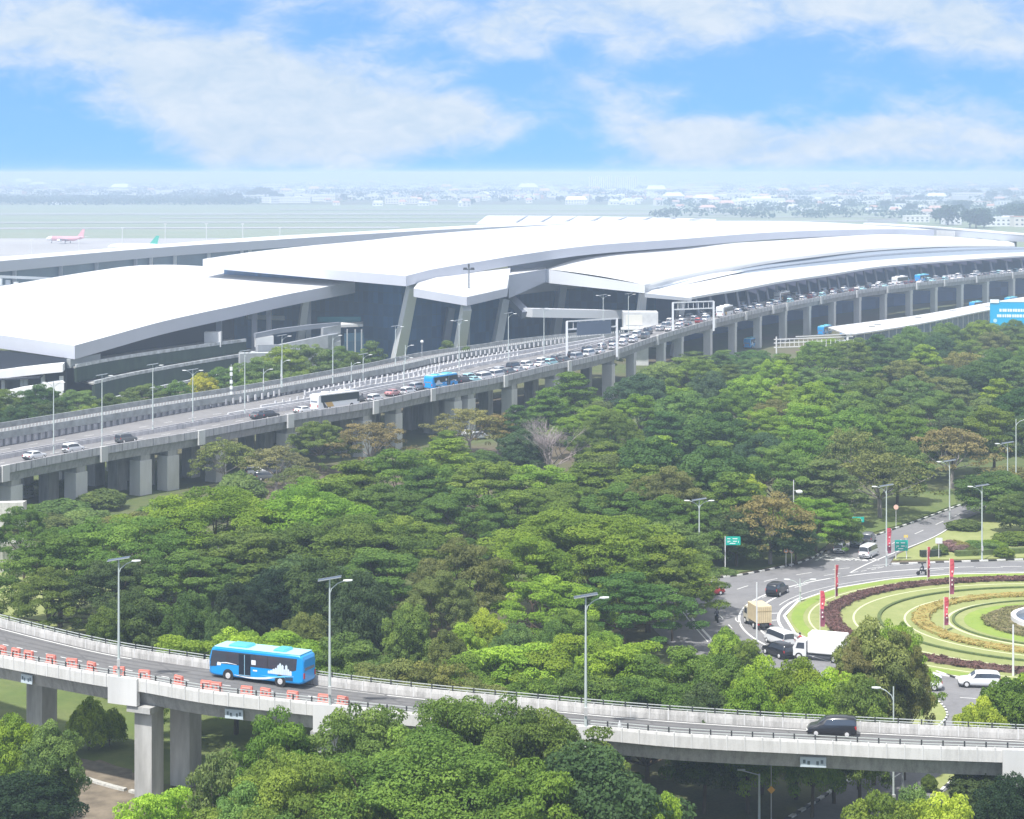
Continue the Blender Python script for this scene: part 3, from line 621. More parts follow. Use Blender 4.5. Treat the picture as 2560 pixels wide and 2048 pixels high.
# forest to the right, filled rank by rank behind the roundabout road
def forest():
    rg = random.Random(5); rank = 0
    top = [(1480,1010),(1560,985),(1640,905),(1720,880),(1800,872),(1900,885),(1980,868),(2050,850),(2180,838),(2300,815),(2420,800),(2560,790),(2700,780)]
    low = [(1480,16.2),(1780,17.2),(1900,17.0),(2000,16.6),(2060,15.9),(2120,15.3),(2250,14.6),(2400,13.7),(2480,13.4),(2700,13.2)]
    def it(T, u):
        for (a, b), (c, d) in zip(T, T[1:]):
            if a <= u <= c: return b + (d - b) * (u - a) / (c - a)
        return T[-1][1]
    hue = ['green', 'mid', 'deep', 'mid', 'blue', 'green', 'soft', 'bright', 'soft', 'olive', 'tan']
    s = 16.6; ranks = ['in the wood by slip road', 'in the wood, second rank back', 'in the wood, third rank back', 'in the wood, fourth rank back', 'in the wood, fifth rank back', 'in the wood, sixth rank back', 'in the wood, seventh rank back', 'in the wood, eighth rank back', 'in the wood, ninth rank back', 'in the wood, rearmost rank']
    while s > 7.6 and rank < len(ranks):
        items = []; u = 1470 + rg.uniform(0, 60)
        while u < 2680:
            if s <= it(low, u) - .1:
                hh = rg.uniform(10.5, 14.5); vt = V0 + (H - hh) * s; t = it(top, u) + rg.uniform(-4, 10)
                if vt < t: vt = t
                if vt < t + 330 and H - (vt - V0) / s > 6.0:
                    k = rg.choice(['tier', 'round', 'umb', 'tier', 'round', 'umb']); c = rg.choice(hue)
                    if c in ('tan',): k = 'airy' if rg.random() < .5 else 'umb'
                    wpx = rg.uniform(10, 14.5) * s if k != 'umb' else rg.uniform(13, 17) * s
                    items.append((u, vt, s * rg.uniform(.985, 1.015), wpx, k, c))
            u += rg.uniform(7.4, 10.4) * s
        if items: row(ranks[rank], 'trees of the right-hand wood', items)
        s *= .925; rank += 1
forest()
row('around the slip road', 'trees by the slip road', [
    (1925,1232,16.9,230,'airy','brown'),(2040,1240,16.4,180,'umb','bright'),(1865,1184,16.2,150,'umb','lime'),(2200,1130,14.9,260,'airy','tan'),(2100,1290,16.3,110,'round','mid'),(2380,1065,13.6,230,'airy','brown'),
    (2490,1185,14.9,190,'round','deep'),(2560,1240,15.6,150,'round','mid'),(2540,1165,14.2,200,'airy','tan'),(2410,1300,15.4,90,'bush','olive'),(2440,1352,16.1,60,'bush','mid'),(2478,1352,16.2,80,'bush','bright'),(2540,1330,16,110,'bush','green'),
    (2395,1352,16.3,60,'bush','tan'),(1840,1290,17,150,'round','dark'),(1990,1300,16.9,120,'round','dark')])
row('between viaduct and terminal', 'trees between viaduct and terminal', [
    (0,972,11.8,170,'umb','mid'),(95,962,11.7,170,'umb','deep'),(190,972,11.6,150,'umb','soft'),(270,985,11.7,130,'umb','mid'),(355,958,11.1,160,'umb','soft'),(440,950,11.0,130,'umb','mid'),(505,938,10.8,80,'bush','yellow'),(560,915,10.6,150,'umb','mid'),
    (640,895,10.4,170,'umb','soft'),(705,862,10.1,170,'umb','bright'),(775,858,10,170,'umb','soft'),(850,866,10,150,'umb','soft'),(930,850,9.8,100,'tier','soft'),(890,880,10.2,120,'umb','mid'),(985,905,10.1,80,'tier','soft'),(1050,885,9.9,60,'tier','bright'),(1120,850,9.6,80,'tier','soft'),(1165,862,9.7,60,'tier','soft'),
    (130,1000,12.2,170,'umb','dark'),(330,1000,12,160,'umb','dark'),(620,945,11,150,'umb','mid'),(480,985,11.6,150,'umb','dark'),(40,1010,12.4,150,'umb','dark'),(230,1010,12.3,150,'umb','green'),(740,925,10.7,130,'umb','mid'),(1015,892,9.8,50,'tier','green')])
bpy.data.objects.remove(BARE)
# ------------------------------------------------------------------ curved flyover in the foreground
def zr(u): return 10.8 + (9.0 - 10.8) * min(1, max(0, (u - 300) / 1700.))
NEAR = [(-400,1555),(-200,1597),(0,1635),(125,1658),(267,1683),(346,1693),(459,1714),(559,1729),(793,1754),(1000,1776),(1250,1796),(1505,1814),(1660,1829),(1827,1839),(2019,1848),(2257,1860),(2560,1870),(2900,1882)]
FARB = [(-400,1462),(-200,1516),(0,1568),(150,1606),(300,1639),(518,1672),(833,1718),(1067,1746),(1300,1768),(1560,1792),(1760,1807),(2000,1822),(2257,1835),(2560,1850),(2900,1866)]
RN = smooth(catmull([pz(u, v, zr(u) + .85) for u, v in NEAR], 160), 6); RN = [p - Vector((0, 0, .85)) for p in RN]
RF = smooth(catmull([pz(u, v, zr(u)) for u, v in FARB], 160), 6)
fly = empty('flyover', (RN[80].x, RN[80].y, 0), 0, 'curved concrete flyover sweeping across the foreground', 'flyover')
O = Vector(fly.location)
def part(mb, name, m, par=fly, org=None): 
    o = mb.build(name, m, par); w = O if org is None else org; o.location = (-w.x, -w.y, -w.z); return o
mb = MB(); mb.loft([[b + Vector((0, 0, 0)), b - Vector((0, 0, .3)), a - Vector((0, 0, .3)), a] for a, b in zip(RN, RF)]); part(mb, 'deck', ASPHR)
def joints(mb, C, sg, n_=90):
    D = catmull(C, n_)
    for i in range(1, n_ - 1):
        t = tang(D, i); n = Vector((-t.y, t.x, 0)); p = D[i] + n * (.19 * sg); mb.box(p + Vector((0, 0, .27)), (.10, .39, 1.22), math.atan2(t.y, t.x), 1)
mb = MB(); ribbon(mb, RN, [(0, -.34), (-.34, -.34), (-.34, .62), (-.28, .85), (-.06, .85), (0, .5)])
joints(mb, RN, -1); part(mb, 'parapet', [STREAKL, CONCL])
mb = MB(); ribbon(mb, RF, [(0, -.34), (.34, -.34), (.34, .62), (.28, .85), (.06, .85), (0, .5)]); joints(mb, RF, 1); part(mb, 'parapet', [STREAK, CONCL])
mb = MB()
for C, sg in ((RN, -1), (RF, 1)):
    for zz in (1.0, 1.25): ribbon(mb, [p + Vector((0, 0, zz)) for p in offs(C, .17 * sg)], [(-.03, -.03), (.03, -.03), (.03, .03), (-.03, .03)])
for C, sg in ((RN, -1), (RF, 1)):
    D = catmull(C, 76)
    for i in range(76):
        t = tang(D, i); n = Vector((-t.y, t.x, 0)); p = D[i] + n * (.17 * sg); mb.box(p + Vector((0, 0, 1.05)), (.12, .12, .5), math.atan2(t.y, t.x), 1)
part(mb, 'handrail', [mat('rail_galvanised', (.50, .53, .52), .6), DSTEEL])
mb = MB(); ribbon(mb, RN, [(.35, -.34), (.35, -.55), (.75, -1.75), (1.35, -1.75), (1.35, -.34)]); ribbon(mb, RF, [(-.35, -.34), (-.35, -.55), (-.75, -1.75), (-1.35, -1.75), (-1.35, -.34)])
mid = [(a + b) / 2 for a, b in zip(RN, RF)]; ribbon(mb, mid, [(-.5, -.34), (-.5, -1.75), (.5, -1.75), (.5, -.34)])
part(mb, 'girder', streaked('concrete_girder', (.40, .40, .39), (.20, .20, .195)))
mb = MB()
for C, o_ in ((RN, .45), (RF, -.45)):
    ribbon(mb, offs(C, o_, .004), [(-.08, 0), (.08, 0), (.08, .005), (-.08, .005)])
D = catmull(mid, 320)
for i in range(0, 160, 5):
    for k in (0, 1): mb.beam(D[i + k] + Vector((0, 0, .008)), D[i + k + 1] + Vector((0, 0, .008)), .14, .006)
part(mb, 'road_marking', WPAINT)
WEAR = worn('tyre_wear', (.115, .115, .118), (.15, .148, .15), (.09, .09, .092), .3, 1., 3.)
mb = MB()
for fr in (.60, .72, .86, .96):
    C = [a.lerp(b, fr) + Vector((0, 0, .004)) for a, b in zip(RN, RF)]; ribbon(mb, C, [(-.16, 0), (.16, 0), (.16, .002), (-.16, .002)])
for i in range(8, 156, 13): mb.beam(RN[i] + Vector((0, 0, .003)), RF[i] + Vector((0, 0, .003)), .22, .004)
part(mb, 'tyre_wear', WEAR)
def pier_at(u, C, inset, w, dpt, name='pier', top=1.75, par=fly, m=CONC, base=0., zoff=0, ori=O, side=1):
    r = at_u(C, u); 
    if r is None: return
    p, t = r; n = Vector((-t.y, t.x, 0)); q = p + n * inset; mb = MB(); mb.box((q.x, q.y, (q.z - top + base) / 2), (w, dpt, q.z - top - base), math.atan2(t.y, t.x)); return part(mb, name, m, par, ori)
def capbeam(u, C, a, b, w, hgt, top=1.75, par=fly, ori=O, m=CONC):
    r = at_u(C, u); p, t = r; n = Vector((-t.y, t.x, 0)); mb = MB(); mb.beam(p + n * a + Vector((0, 0, -top - hgt / 2)), p + n * b + Vector((0, 0, -top - hgt / 2)), w, hgt); return part(mb, 'pier_cap', m, par, ori)
for u, ca, cb in ((-25, 1.0, 7.5), (352, .4, 8.0), (812, .6, 8), (2100, .6, 6.4), (2552, .3, 6.3)):
    if u == 2100: continue
    if u > 60: capbeam(u, RN, ca - .8, cb + .6, 2.6, .55); pier_at(u, RN, ca + .9, 1.9, 1.9, top=2.2)
    pier_at(u + 4, RN, cb - 1., 2.2, 2.0, top=2.2)
# blocks in the parapet that carry the lamp posts, drain boxes and the small notice plates
for u, w in ((315, 3.2), (823, 2.6), (2560, 3.6), (1466, 1.2)):
    p, t = at_u(RN, u); n = Vector((-t.y, t.x, 0)); mb = MB(); mb.box(p - n * .36 + Vector((0, 0, -.45)), (w, .5, 2.5), math.atan2(t.y, t.x)); part(mb, 'parapet_block', CONCL)
PLATE = mat('notice_plate', (.52, .60, .66), .5)
for u, du in ((62, 1.5), (582, 1.8), (2033, 2.2)):
    p, t = at_u(RN, u); n = Vector((-t.y, t.x, 0)); q = p + n * .27 + Vector((0, 0, -1.15)); mb = MB(); mb.box(q, (du, .12, .85), math.atan2(t.y, t.x)); o = part(mb, 'notice_plate', PLATE)
    mb = MB(); e = t * .1
    for k in range(5):
        if k == 2: continue
        mb.box(q - n * .07 + t * ((k - 2) * du * .17) + Vector((0, 0, .05 * (-1) ** k)), (du * .1, .03, .3), math.atan2(t.y, t.x) + .0)
    c = part(mb, 'plate_mark', mat('plate_ink', (.12, .16, .18), .6)); c.parent = o; c.location = (0, 0, 0)
    c.location = (0, 0, 0)
# ------------------------------------------------------------------ the long high viaduct
VN = [(-400,1245,9.6),(-150,1193,9.8),(0,1165,10),(70,1150,10),(325,1103,10.2),(487,1078,10.4),(705,1037,10.9),(925,1004,11.4),(1062,974,11.6),(1248,941,12),(1350,916,12.4),(1450,896,12.7),(1535,874,12.9),(1651,835,13.1),(1795,795,13.3),(1962,758,13.3),(2148,725,13.3),(2299,706,13.3),(2401,695,13.3),(2560,678,13.3),(2750,660,13.3)]
VFt = [(-400,1145,11.4),(-150,1105,11.6),(0,1079,11.8),(325,1026,11.9),(500,998,12.1),(682,970,12.4),(844,941,12.7),(1000,912,12.9),(1132,884,13.1),(1294,861,13.3),(1350,852,13.4),(1559,830,13.6)]
A1 = smooth(catmull([pz(u, v, z) - Vector((0, 0, 1.0)) for u, v, z in VN], 220), 5)
FL = smooth(catmull([pz(u, v, z) - Vector((0, 0, 1.0)) for u, v, z in VFt], 140), 5)
# far edge of the carriageway follows FL, then stays about 30 m from the near edge
NE = A1
def idx_u(C, u): return min(range(len(C)), key=lambda i: abs(px(C[i])[0] - u))
i0 = idx_u(NE, 1500)
def nearest_perp(i):
    t = tang(NE, i); n = Vector((-t.y, t.x)); p = NE[i]; best = None
    for a, b in zip(FL, FL[1:]):
        d1 = Vector((a.x - p.x, a.y - p.y)); d2 = Vector((b.x - p.x, b.y - p.y)); s1 = d1.dot(Vector((t.x, t.y))); s2 = d2.dot(Vector((t.x, t.y)))
        if s1 * s2 <= 0 and s1 != s2: w = s1 / (s1 - s2); q = d1.lerp(d2, w); best = q.dot(n)
    return best
WID = []
for i in range(len(NE)):
    w = nearest_perp(i); WID.append(w)
last = None
for i in range(len(WID)):
    if WID[i] is None: WID[i] = last if last is not None else next(x for x in WID if x)
    last = WID[i]
WID = np.convolve(np.pad(WID, 10, mode='edge'), np.ones(21) / 21, 'valid')
def voff(fr, dz=0., absol=None):
    out = []
    for i, p in enumerate(NE):
        t = tang(NE, i); d = WID[i] * fr if absol is None else absol; out.append(Vector((p.x - t.y * d, p.y + t.x * d, p.z + dz)))
    return out
VE = voff(1.0)
via = empty('viaduct', (NE[100].x, NE[100].y, 0), 0, 'long grey concrete viaduct carrying the queue of traffic to the terminal', 'viaduct'); VO = Vector(via.location)
def vp(mb, name, m): return part(mb, name, m, via, VO)
mb = MB(); mb.loft([[b, b - Vector((0, 0, .35)), a - Vector((0, 0, .35)), a] for a, b in zip(NE, VE)]); vp(mb, 'deck', ASPHF)
VPAR = streaked('viaduct_parapet', (.56, .55, .57), (.30, .30, .32))
mb = MB(); ribbon(mb, NE, [(0, -.4), (-.35, -.4), (-.35, .95), (-.08, .95), (0, .5)])
D = catmull(NE, 210)
for i in range(210):
    t = tang(D, i); n = Vector((-t.y, t.x, 0)); mb.box(D[i] - n * .36 + Vector((0, 0, .3)), (.22, .1, 1.3), math.atan2(t.y, t.x), 1)
vp(mb, 'parapet', [VPAR, mat('joint_dark', (.26, .26, .28), .8)])
mb = MB(); ribbon(mb, NE, [(.3, -.35), (.3, -.6), (.7, -2.0), (1.6, -2.0), (1.6, -.35)]); ribbon(mb, VE, [(-.3, -.35), (-.3, -2.0), (-1.6, -2.0), (-1.6, -.35)]); ribbon(mb, voff(.5), [(-.6, -.35), (-.6, -2.), (.6, -2.), (.6, -.35)])
vp(mb, 'girder', streaked('viaduct_girder', (.42, .42, .44), (.22, .22, .24)))
for u in (8, 255, 499, 722, 935, 1078, 1260, 1420, 1540, 1640, 1784, 1862, 1930, 1965, 2050, 2140, 2217, 2290, 2360, 2440, 2530):
    p, t = at_u(NE, u); n = Vector((-t.y, t.x, 0)); mb = MB(); mb.box(p - n * .4 + Vector((0, 0, -.35)), (1.7, .5, 2.7), math.atan2(t.y, t.x)); vp(mb, 'pilaster', CONCL)
mb = MB()     # median: two low barriers with a gap, plus the split-ramp barriers further on
med = voff(0, 0, 9.6)
ribbon(mb, med, [(-.45, 0), (-.45, .8), (-.2, .8), (-.2, 0)]); ribbon(mb, med, [(.9, 0), (.9, .8), (1.15, .8), (1.15, 0)])
vp(mb, 'median_barrier', VPAR)
mb = MB()
def seg(C, u0, u1): return [p for p in C if u0 <= px(p)[0] <= u1]
for fr, a, b in ((.60, 640, 1540), (.80, 760, 1540), (.48, 560, 1100)):
    S = seg(voff(fr), a, b)
    if len(S) > 2: ribbon(mb, S, [(-.2, 0), (-.2, .85), (.2, .85), (.2, 0)])
mat('barrier_pale', (.66, .66, .68), .8, var=.25, scale=.8)
for fr, a, b in ((.60, 680, 1300), (.80, 760, 1300), (1.0, 520, 1500), (.70, 860, 1100)):
    S = seg(catmull(voff(fr), 380), a, b)
    for i, p in enumerate(S):
        if i % 1 == 0: t = tang(S, i); mb.box(p + Vector((0, 0, .85)), (.35, .3, random.uniform(.9, 1.3)), math.atan2(t.y, t.x), 1)
vp(mb, 'ramp_barrier', [MT['barrier_pale'], mat('post_white', (.60, .60, .62), .7)])
mb = MB(); ribbon(mb, offs(NE, .5, .004), [(-.08, 0), (.08, 0), (.08, .006), (-.08, .006)])
for dd in (3.4, 6.5, 14.2, 17.5):
    D = catmull(voff(0, .004, dd), 700)
    for i in range(0, 696, 6):
        for k in (0, 1): mb.beam(D[i + k], D[i + k + 1], .16, .012)
vp(mb, 'road_marking', WPAINT)
COLM = CONCL
def vpier(u, ins, w, dp, top=2.0, m=CONCL): return pier_at(u, NE, ins, w, dp, 'pier', top, via, m, 0, 0, VO)
for u in (1594, 1668, 1712, 1784, 1845, 1907, 1970, 2030, 2092, 2155, 2219, 2283, 2345, 2410, 2474, 2539, 2603):
    r = at_u(NE, u); p, t = r; n = Vector((-t.y, t.x, 0)); mb = MB()
    mb.beam(p + n * .6 + Vector((0, 0, -2.7)), p + n * 9 + Vector((0, 0, -2.7)), 2.6, 1.4); vp(mb, 'pier_cap', CONCL); vpier(u, 1.8, 2.5, 2.2, 3.4)
for u in (50, 212, 372, 440, 560, 735, 925, 1005, 1152, 1186, 1293, 1400, 1540):
    p, t = at_u(NE, u); n = Vector((-t.y, t.x, 0)); mb = MB(); mb.beam(p + n * .8 + Vector((0, 0, -2.5)), p + n * 12 + Vector((0, 0, -2.5)), 2.4, 1.0); vp(mb, 'pier_cap', CONC)
    vpier(u, 2., 3.0, 2.6, 3., CONCL); vpier(u + 14, 9.5, 2.5, 2.4, 3., CONC)
    vpier(u + 30, 17, 2.4, 2.4, 2.2, CONC)
# upper ramp running along behind, a little higher
up = empty('upper_ramp', (FL[60].x, FL[60].y, 0), 0, 'narrower upper ramp with dark shadow line running along behind the viaduct', 'ramp'); UO = Vector(up.location)
def upp(mb, name, m): return part(mb, name, m, up, UO)
FLn = [p for p in FL]
mb = MB(); mb.loft([[b, b - Vector((0, 0, .3)), a - Vector((0, 0, .3)), a] for a, b in zip(FLn, offs(FLn, 8.5))]); upp(mb, 'deck', ASPHF)
mb = MB(); ribbon(mb, FLn, [(.0, -.32), (-.5, -.32), (-.5, 1.), (-.3, 1.), (-.2, 0), (0, 0)]); ribbon(mb, offs(FLn, 8.5), [(0, -.4), (.3, -.4), (.3, 1.), (0, 1.)]); mb_p = mb
mb = MB(); ribbon(mb, FLn, [(.3, -.33), (.3, -3.2), (1.0, -3.2), (1.0, -.33)]); ribbon(mb, FLn, [(6.3, -.33), (6.3, -1.8), (7.3, -1.8), (7.3, -.33)]); D = catmull(FLn, 150)
for i in range(150):
    t = tang(D, i); n = Vector((-t.y, t.x, 0)); mb.box(D[i] - n * .05 + Vector((0, 0, -1.0)), (.14, .5, 2.6), math.atan2(t.y, t.x), 1)
upp(mb, 'retaining_wall', [streaked('wall_panels', (.76, .75, .78), (.46, .46, .48)), mat('rib_dark', (.38, .38, .40), .8)])
mb = mb_p; D = catmull(FLn, 300)
for i in range(300): mb.box(D[i] + Vector((0, 0, 1.15)), (.25, .25, .5), 0, 1)
upp(mb, 'parapet', [mat('parapet_grey', (.34, .36, .36), .85, var=.3, scale=.6), mat('post_grey', (.50, .52, .52), .8)])
for u in range(60, 1500, 130):
    r = at_u(FLn, u)
    if r: p, t = r; n = Vector((-t.y, t.x, 0)); q = p + n * 3.5; mb = MB(); mb.box((q.x, q.y, (q.z - .3) / 2), (2, 2, q.z - .3), math.atan2(t.y, t.x)); upp(mb, 'pier', CONC)
# grey concrete abutment at the left edge
def abut(pts, z0, z1, lab, m=streaked('abutment', (.62, .61, .58), (.33, .32, .29))):
    mb = MB(); P = [(q.x, q.y) for q in pts]; mb.prism(P, z0, z1); mb.box((P[0][0] * .5 + P[1][0] * .5, P[0][1] + 2.2, z0 / 2), (2, 2, z0 + .02)); o = mb.build('abutment', m, None, origin=(P[0][0], P[0][1], 0)); return tag(o, lab, 'abutment', 'concrete abutments by the left edge')
a = pz(-90, 1260, 8.6); b = pz(58, 1256, 8.6); abut([a, b, b + Vector((.1, 1.8, 0)), a + Vector((.1, 1.8, 0))], 5.0, 8.6, 'stained pale concrete wall at the left edge below the viaduct')
a = pz(-60, 1362, 4.2); b = pz(34, 1358, 4.2); abut([a, b, b + Vector((2, 5, 0)), a + Vector((2, 5, 0))], 0, 4.2, 'low pale concrete stub at the left edge beside the lawn')
# ------------------------------------------------------------------ terminal building
term = empty('terminal_building', tuple(ps(1100, 0, 8.2).xy) + (0,), 0, 'huge white airport terminal with broad overlapping curved roofs', 'terminal'); TO = Vector(term.location)
def tp(mb, name, m, lab=None):
    o = part(mb, name, m, term, TO)
    if lab: o['label'] = lab
    return o
def interp(T, u):
    for a, b in zip(T, T[1:]):
        if a[0] <= u <= b[0] or a[0] >= u >= b[0]:
            w = (u - a[0]) / (b[0] - a[0]); return [a[i] + (b[i] - a[i]) * w for i in range(1, len(a))]
def roof(name, front, back, th, edges=None, m=ROOFW, mf=FASC, n=40, straight=False):
    """front/back: point lists (world) of the two long edges, lofted; th: thickness"""
    A_ = front if straight else catmull(front, n); B_ = back if straight else catmull(back, n); mb = MB(); rings = []
    for a, b in zip(A_, B_): rings.append([a, b, b - Vector((0, 0, th)), a - Vector((0, 0, th))])
    k = 6; mb2 = MB(); top = []
    for a, b in zip(A_, B_): top.append([a.lerp(b, i / k) for i in range(k + 1)])
    mb2.loft(top, closed=False); o = tp(mb2, name, m)
    mb.add([q for r in rings for q in r], [f for j in range(len(rings) - 1) for f in [(j*4+1, j*4+5, j*4+6, j*4+2), (j*4+2, j*4+6, j*4+7, j*4+3), (j*4+3, j*4+7, j*4+4, j*4+0)]] + [(0, 1, 2, 3), tuple(len(rings) * 4 - 4 + i for i in range(4))])
    f = mb.build('fascia', mf); f.parent = o; f.location = (0, 0, 0)
    return o, A_, B_
def PS(L_): return [ps(*q) for q in L_]
# roof 1: the low roof on the left
R1f = PS([(187,864,10.0),(278,839,9.68),(394,807,9.35),(499,783,9.08),(590,764,8.86),(689,742,8.65),(790,722,8.44),(888,704,8.26)])
d0 = R1f[0] - pz(0, 838, R1f[0].z + 1.2)
# left edge continues out of frame
LE = [pz(-420, 778, 17.5), pz(-200, 800, 16.5), pz(0, 838, 15.2)]
R1b = [pz(-560, 800, 16)] ; 
ang0 = (LE[1] - R1f[0]); 
nb = 8; back1 = PS([(-360,756,8.3),(-120,735,8.0),(0,714,7.65),(116,696,7.35),(232,678,7.0),(343,664,6.75),(510,664,6.95),(640,678,7.45)])
front1 = R1f
roof('roof', R1f, PS([(-500,768,8.9),(-330,758,8.3),(-130,737,7.95),(60,706,7.5),(232,678,7.0),(360,663,6.72),(510,666,6.95),(720,690,7.6)]), 3.45)
# roof 2: the great central roof
R2f = PS([(1015,690,8.97),(1092,671,8.72),(1176,658,8.47),(1263,643,8.27),(1468,615,7.7),(1700,598,7.0),(1952,580,5.96),(2203,573,5.1),(2335,575,4.83)])
R2b = PS([(507,648,7.5),(624,631,7.15),(758,616,6.8),(900,603,6.45),(1100,583,5.95),(1426,561,5.25),(1750,553,4.7),(2036,555,4.3),(2250,567,4.2)])
roof('roof', R2f, R2b, 2.9)
# roof 3: small low roof tucked under the centre
roof('roof', PS([(1034,721,8.93),(1100,732,9.12),(1167,743,9.35),(1218,732,8.95),(1268,721,8.6)]), PS([(1046,706,8.88),(1092,693,8.72),(1150,685,8.52),(1215,676,8.36),(1276,669,8.22)]), 2.35, straight=True)
# roof 4: the long front roof
Af, Bf, Cf = ps(1272,688,8.4), ps(1366,673,7.97), ps(1612,712,8.2)
R4f = PS([(1616,713,8.18),(1655,702,7.85),(1710,690,7.5),(1785,675,7.15),(1910,651,6.75),(2036,634,6.4),(2203,617,5.85),(2370,609,5.5),(2537,609,5.2)])
R4b = [Bf] + PS([(1451,646,7.68),(1560,632,7.4),(1700,619,6.95),(1830,607,6.45),(1952,598,5.9),(2100,590,5.4),(2223,586,5.05),(2380,592,4.7),(2500,603,4.6)])
mb = MB(); G_ = [ps(1270,650,8.15), ps(1366,640,7.85), ps(1451,640,7.6), ps(1560,630,7.3), ps(1700,615,6.85)]; mb.sheet([Vector((g.x, g.y + 3, 20)) for g in G_], [Vector((g.x, g.y + 3, z)) for g, z in zip(G_, (29.4, 30.2, 31.2, 31.4, 31.2))]); tp(mb, 'upper_wall', mat('upper_wall_grey', (.36, .38, .44), .6))
A4 = catmull(R4f, 60); B4 = catmull(R4b, 60); mb = MB(); rows_ = []
for i, (a, b) in enumerate(zip(A4, B4)):
    r = [a - Vector((0, 0, 1.5)), a - Vector((0, 0, .6)) + (b - a) * .008, a + (b - a) * .025]
    for k in range(1, 8): r.append((a + (b - a) * (k / 7)) + Vector((0, 0, .5 * math.sin(math.pi * k / 7))))
    rows_.append(r)
mb.loft(rows_, closed=False); r4 = tp(mb, 'roof', ROOFW)
mb = MB(); mb.quad(Af, Bf, Bf + Vector((0, 60, 1)), Af + Vector((0, 60, 1))); tp(mb, 'roof', ROOFW)
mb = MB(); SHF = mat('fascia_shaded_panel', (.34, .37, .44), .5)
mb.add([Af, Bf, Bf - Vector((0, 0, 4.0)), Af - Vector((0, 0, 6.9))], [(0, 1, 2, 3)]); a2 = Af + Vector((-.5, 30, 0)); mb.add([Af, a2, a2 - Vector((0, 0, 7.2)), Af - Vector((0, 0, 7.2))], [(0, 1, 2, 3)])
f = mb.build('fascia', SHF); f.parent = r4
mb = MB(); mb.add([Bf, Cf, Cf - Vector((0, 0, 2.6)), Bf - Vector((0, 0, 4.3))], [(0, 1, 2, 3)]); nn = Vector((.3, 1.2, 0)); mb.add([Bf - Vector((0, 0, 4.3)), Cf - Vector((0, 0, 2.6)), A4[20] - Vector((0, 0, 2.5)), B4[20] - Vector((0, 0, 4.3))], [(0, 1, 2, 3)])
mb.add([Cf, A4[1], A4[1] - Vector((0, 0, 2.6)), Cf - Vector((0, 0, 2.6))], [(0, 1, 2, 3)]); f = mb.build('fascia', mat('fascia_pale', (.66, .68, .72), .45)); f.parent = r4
# clerestory band below roof 4 and the drop-off canopy
CB = catmull(PS([(1612,731,8.15),(1700,716,7.75),(1785,697,7.3),(1952,676,6.75),(2203,652,6.0),(2400,640,5.6),(2560,633,5.38),(2760,628,5.1)]), 60)
mb = MB(); top = [p - Vector((0, 0, 1.6)) + (q - p) * .03 for p, q in zip(A4, B4)]; CBs = catmull(CB, 60)
mb.sheet(top, CBs); tp(mb, 'clerestory', glasswall('clerestory_glass', (.13, .18, .26), (.26, .31, .38), 3, 2, .5))
mb = MB()
for f_ in (.45, .52): 
    C = [a.lerp(b, f_) + Vector((0, -.3, .2)) for a, b in zip(top, CBs)]; ribbon(mb, C, [(-.2, -.2), (.2, -.2), (.2, .2), (-.2, .2)])
tp(mb, 'gutter_rail', mat('rail_pale', (.5, .54, .6), .5))
CF = catmull(PS([(1729,746,8.1),(1790,735,7.85),(1848,726,7.64),(1952,706,7.12),(2080,687,6.6),(2203,668,6.13),(2370,654,5.72),(2560,641,5.44),(2760,632,5.2)]), 60)
CFl = [ps(1618, 734, 8.25)] + CB[1:]
mb = MB(); mb.loft([[a + Vector((0, 0, .35)), b + Vector((0, 0, .35)), b - Vector((0, 0, .35)), a - Vector((0, 0, .35))] for a, b in zip(CF, CB)]); cn = tp(mb, 'canopy', ROOFW)
mb = MB(); a = ps(1612,733,8.3); b = ps(1729,746,8.1); mb.add([a, b, b - Vector((0, 0, .9)), a - Vector((0, 0, 1.3)), CB[3], CF[3]], [(0, 1, 2, 3), (0, 1, 5, 4)]); f = mb.build('fascia', mat('fascia_pale', (1, 1, 1))); f.parent = cn
mb = MB(); n_ = 34; D = catmull(CF, n_ + 1); 
for i in range(4, n_):
    a, b = D[i], D[i + 1]; dn = Vector((0, 0, .35)); mb.loft([[a - dn, a - dn + Vector((.5, 1.5, 0)), a - dn * 1.2 + Vector((.5, 1.5, 0)), a - dn * 1.2], [b - dn, b - dn + Vector((.5, 1.5, 0)), b - dn * 6.5 + Vector((.5, 1.5, 0)), b - dn * 6.5]])
f = mb.build('louvre', mat('louvre_grey', (.10, .10, .17), .6)); f.parent = cn
for i in range(1, 34):
    D = catmull(CF, 35); p = D[i]; t = tang(D, i); n = Vector((-t.y, t.x, 0)); mb = MB(); mb.beam(p + n * 3 - t * 1.2 - Vector((0, 0, .3)), Vector((p.x + n.x * 2, p.y + n.y * 2, 12.2)), .8, .8); tp(mb, 'canopy_column', mat('column_grey', (.28, .30, .36), .6))
# glass hall walls (ground to roof)
def uvwall(C, z0, zt, name, m, mull=None):
    me_v = []; fs = []; d = 0; uvs = []
    for i, p in enumerate(C):
        if i: d += (Vector(C[i]) - Vector(C[i - 1])).length
        zz = zt[i] if isinstance(zt, list) else zt; me_v += [(p[0], p[1], z0), (p[0], p[1], zz)]; uvs.append((d, z0, zz))
    for i in range(len(C) - 1): fs.append((2 * i, 2 * i + 2, 2 * i + 3, 2 * i + 1))
    mb = MB(); mb.add(me_v, fs); o = tp(mb, name, m); me = o.data; uv = me.uv_layers.new(name='UVMap')
    for pl in me.polygons:
        for li in pl.loop_indices:
            vi = me.loops[li].vertex_index; uv.data[li].uv = (uvs[vi // 2][0], me.vertices[vi].co.z)
    return o
W1 = [ps(560,0,7.4), ps(700,0,7.75), ps(1004,0,8.3)]
uvwall(W1, 0, [25.5, 25.8, 24.6], 'glass_wall', GW)
W2 = [ps(1004,0,8.3), ps(1130,0,8.05), ps(1300,0,7.6), ps(1380,0,7.3), ps(1640,0,7.55)]
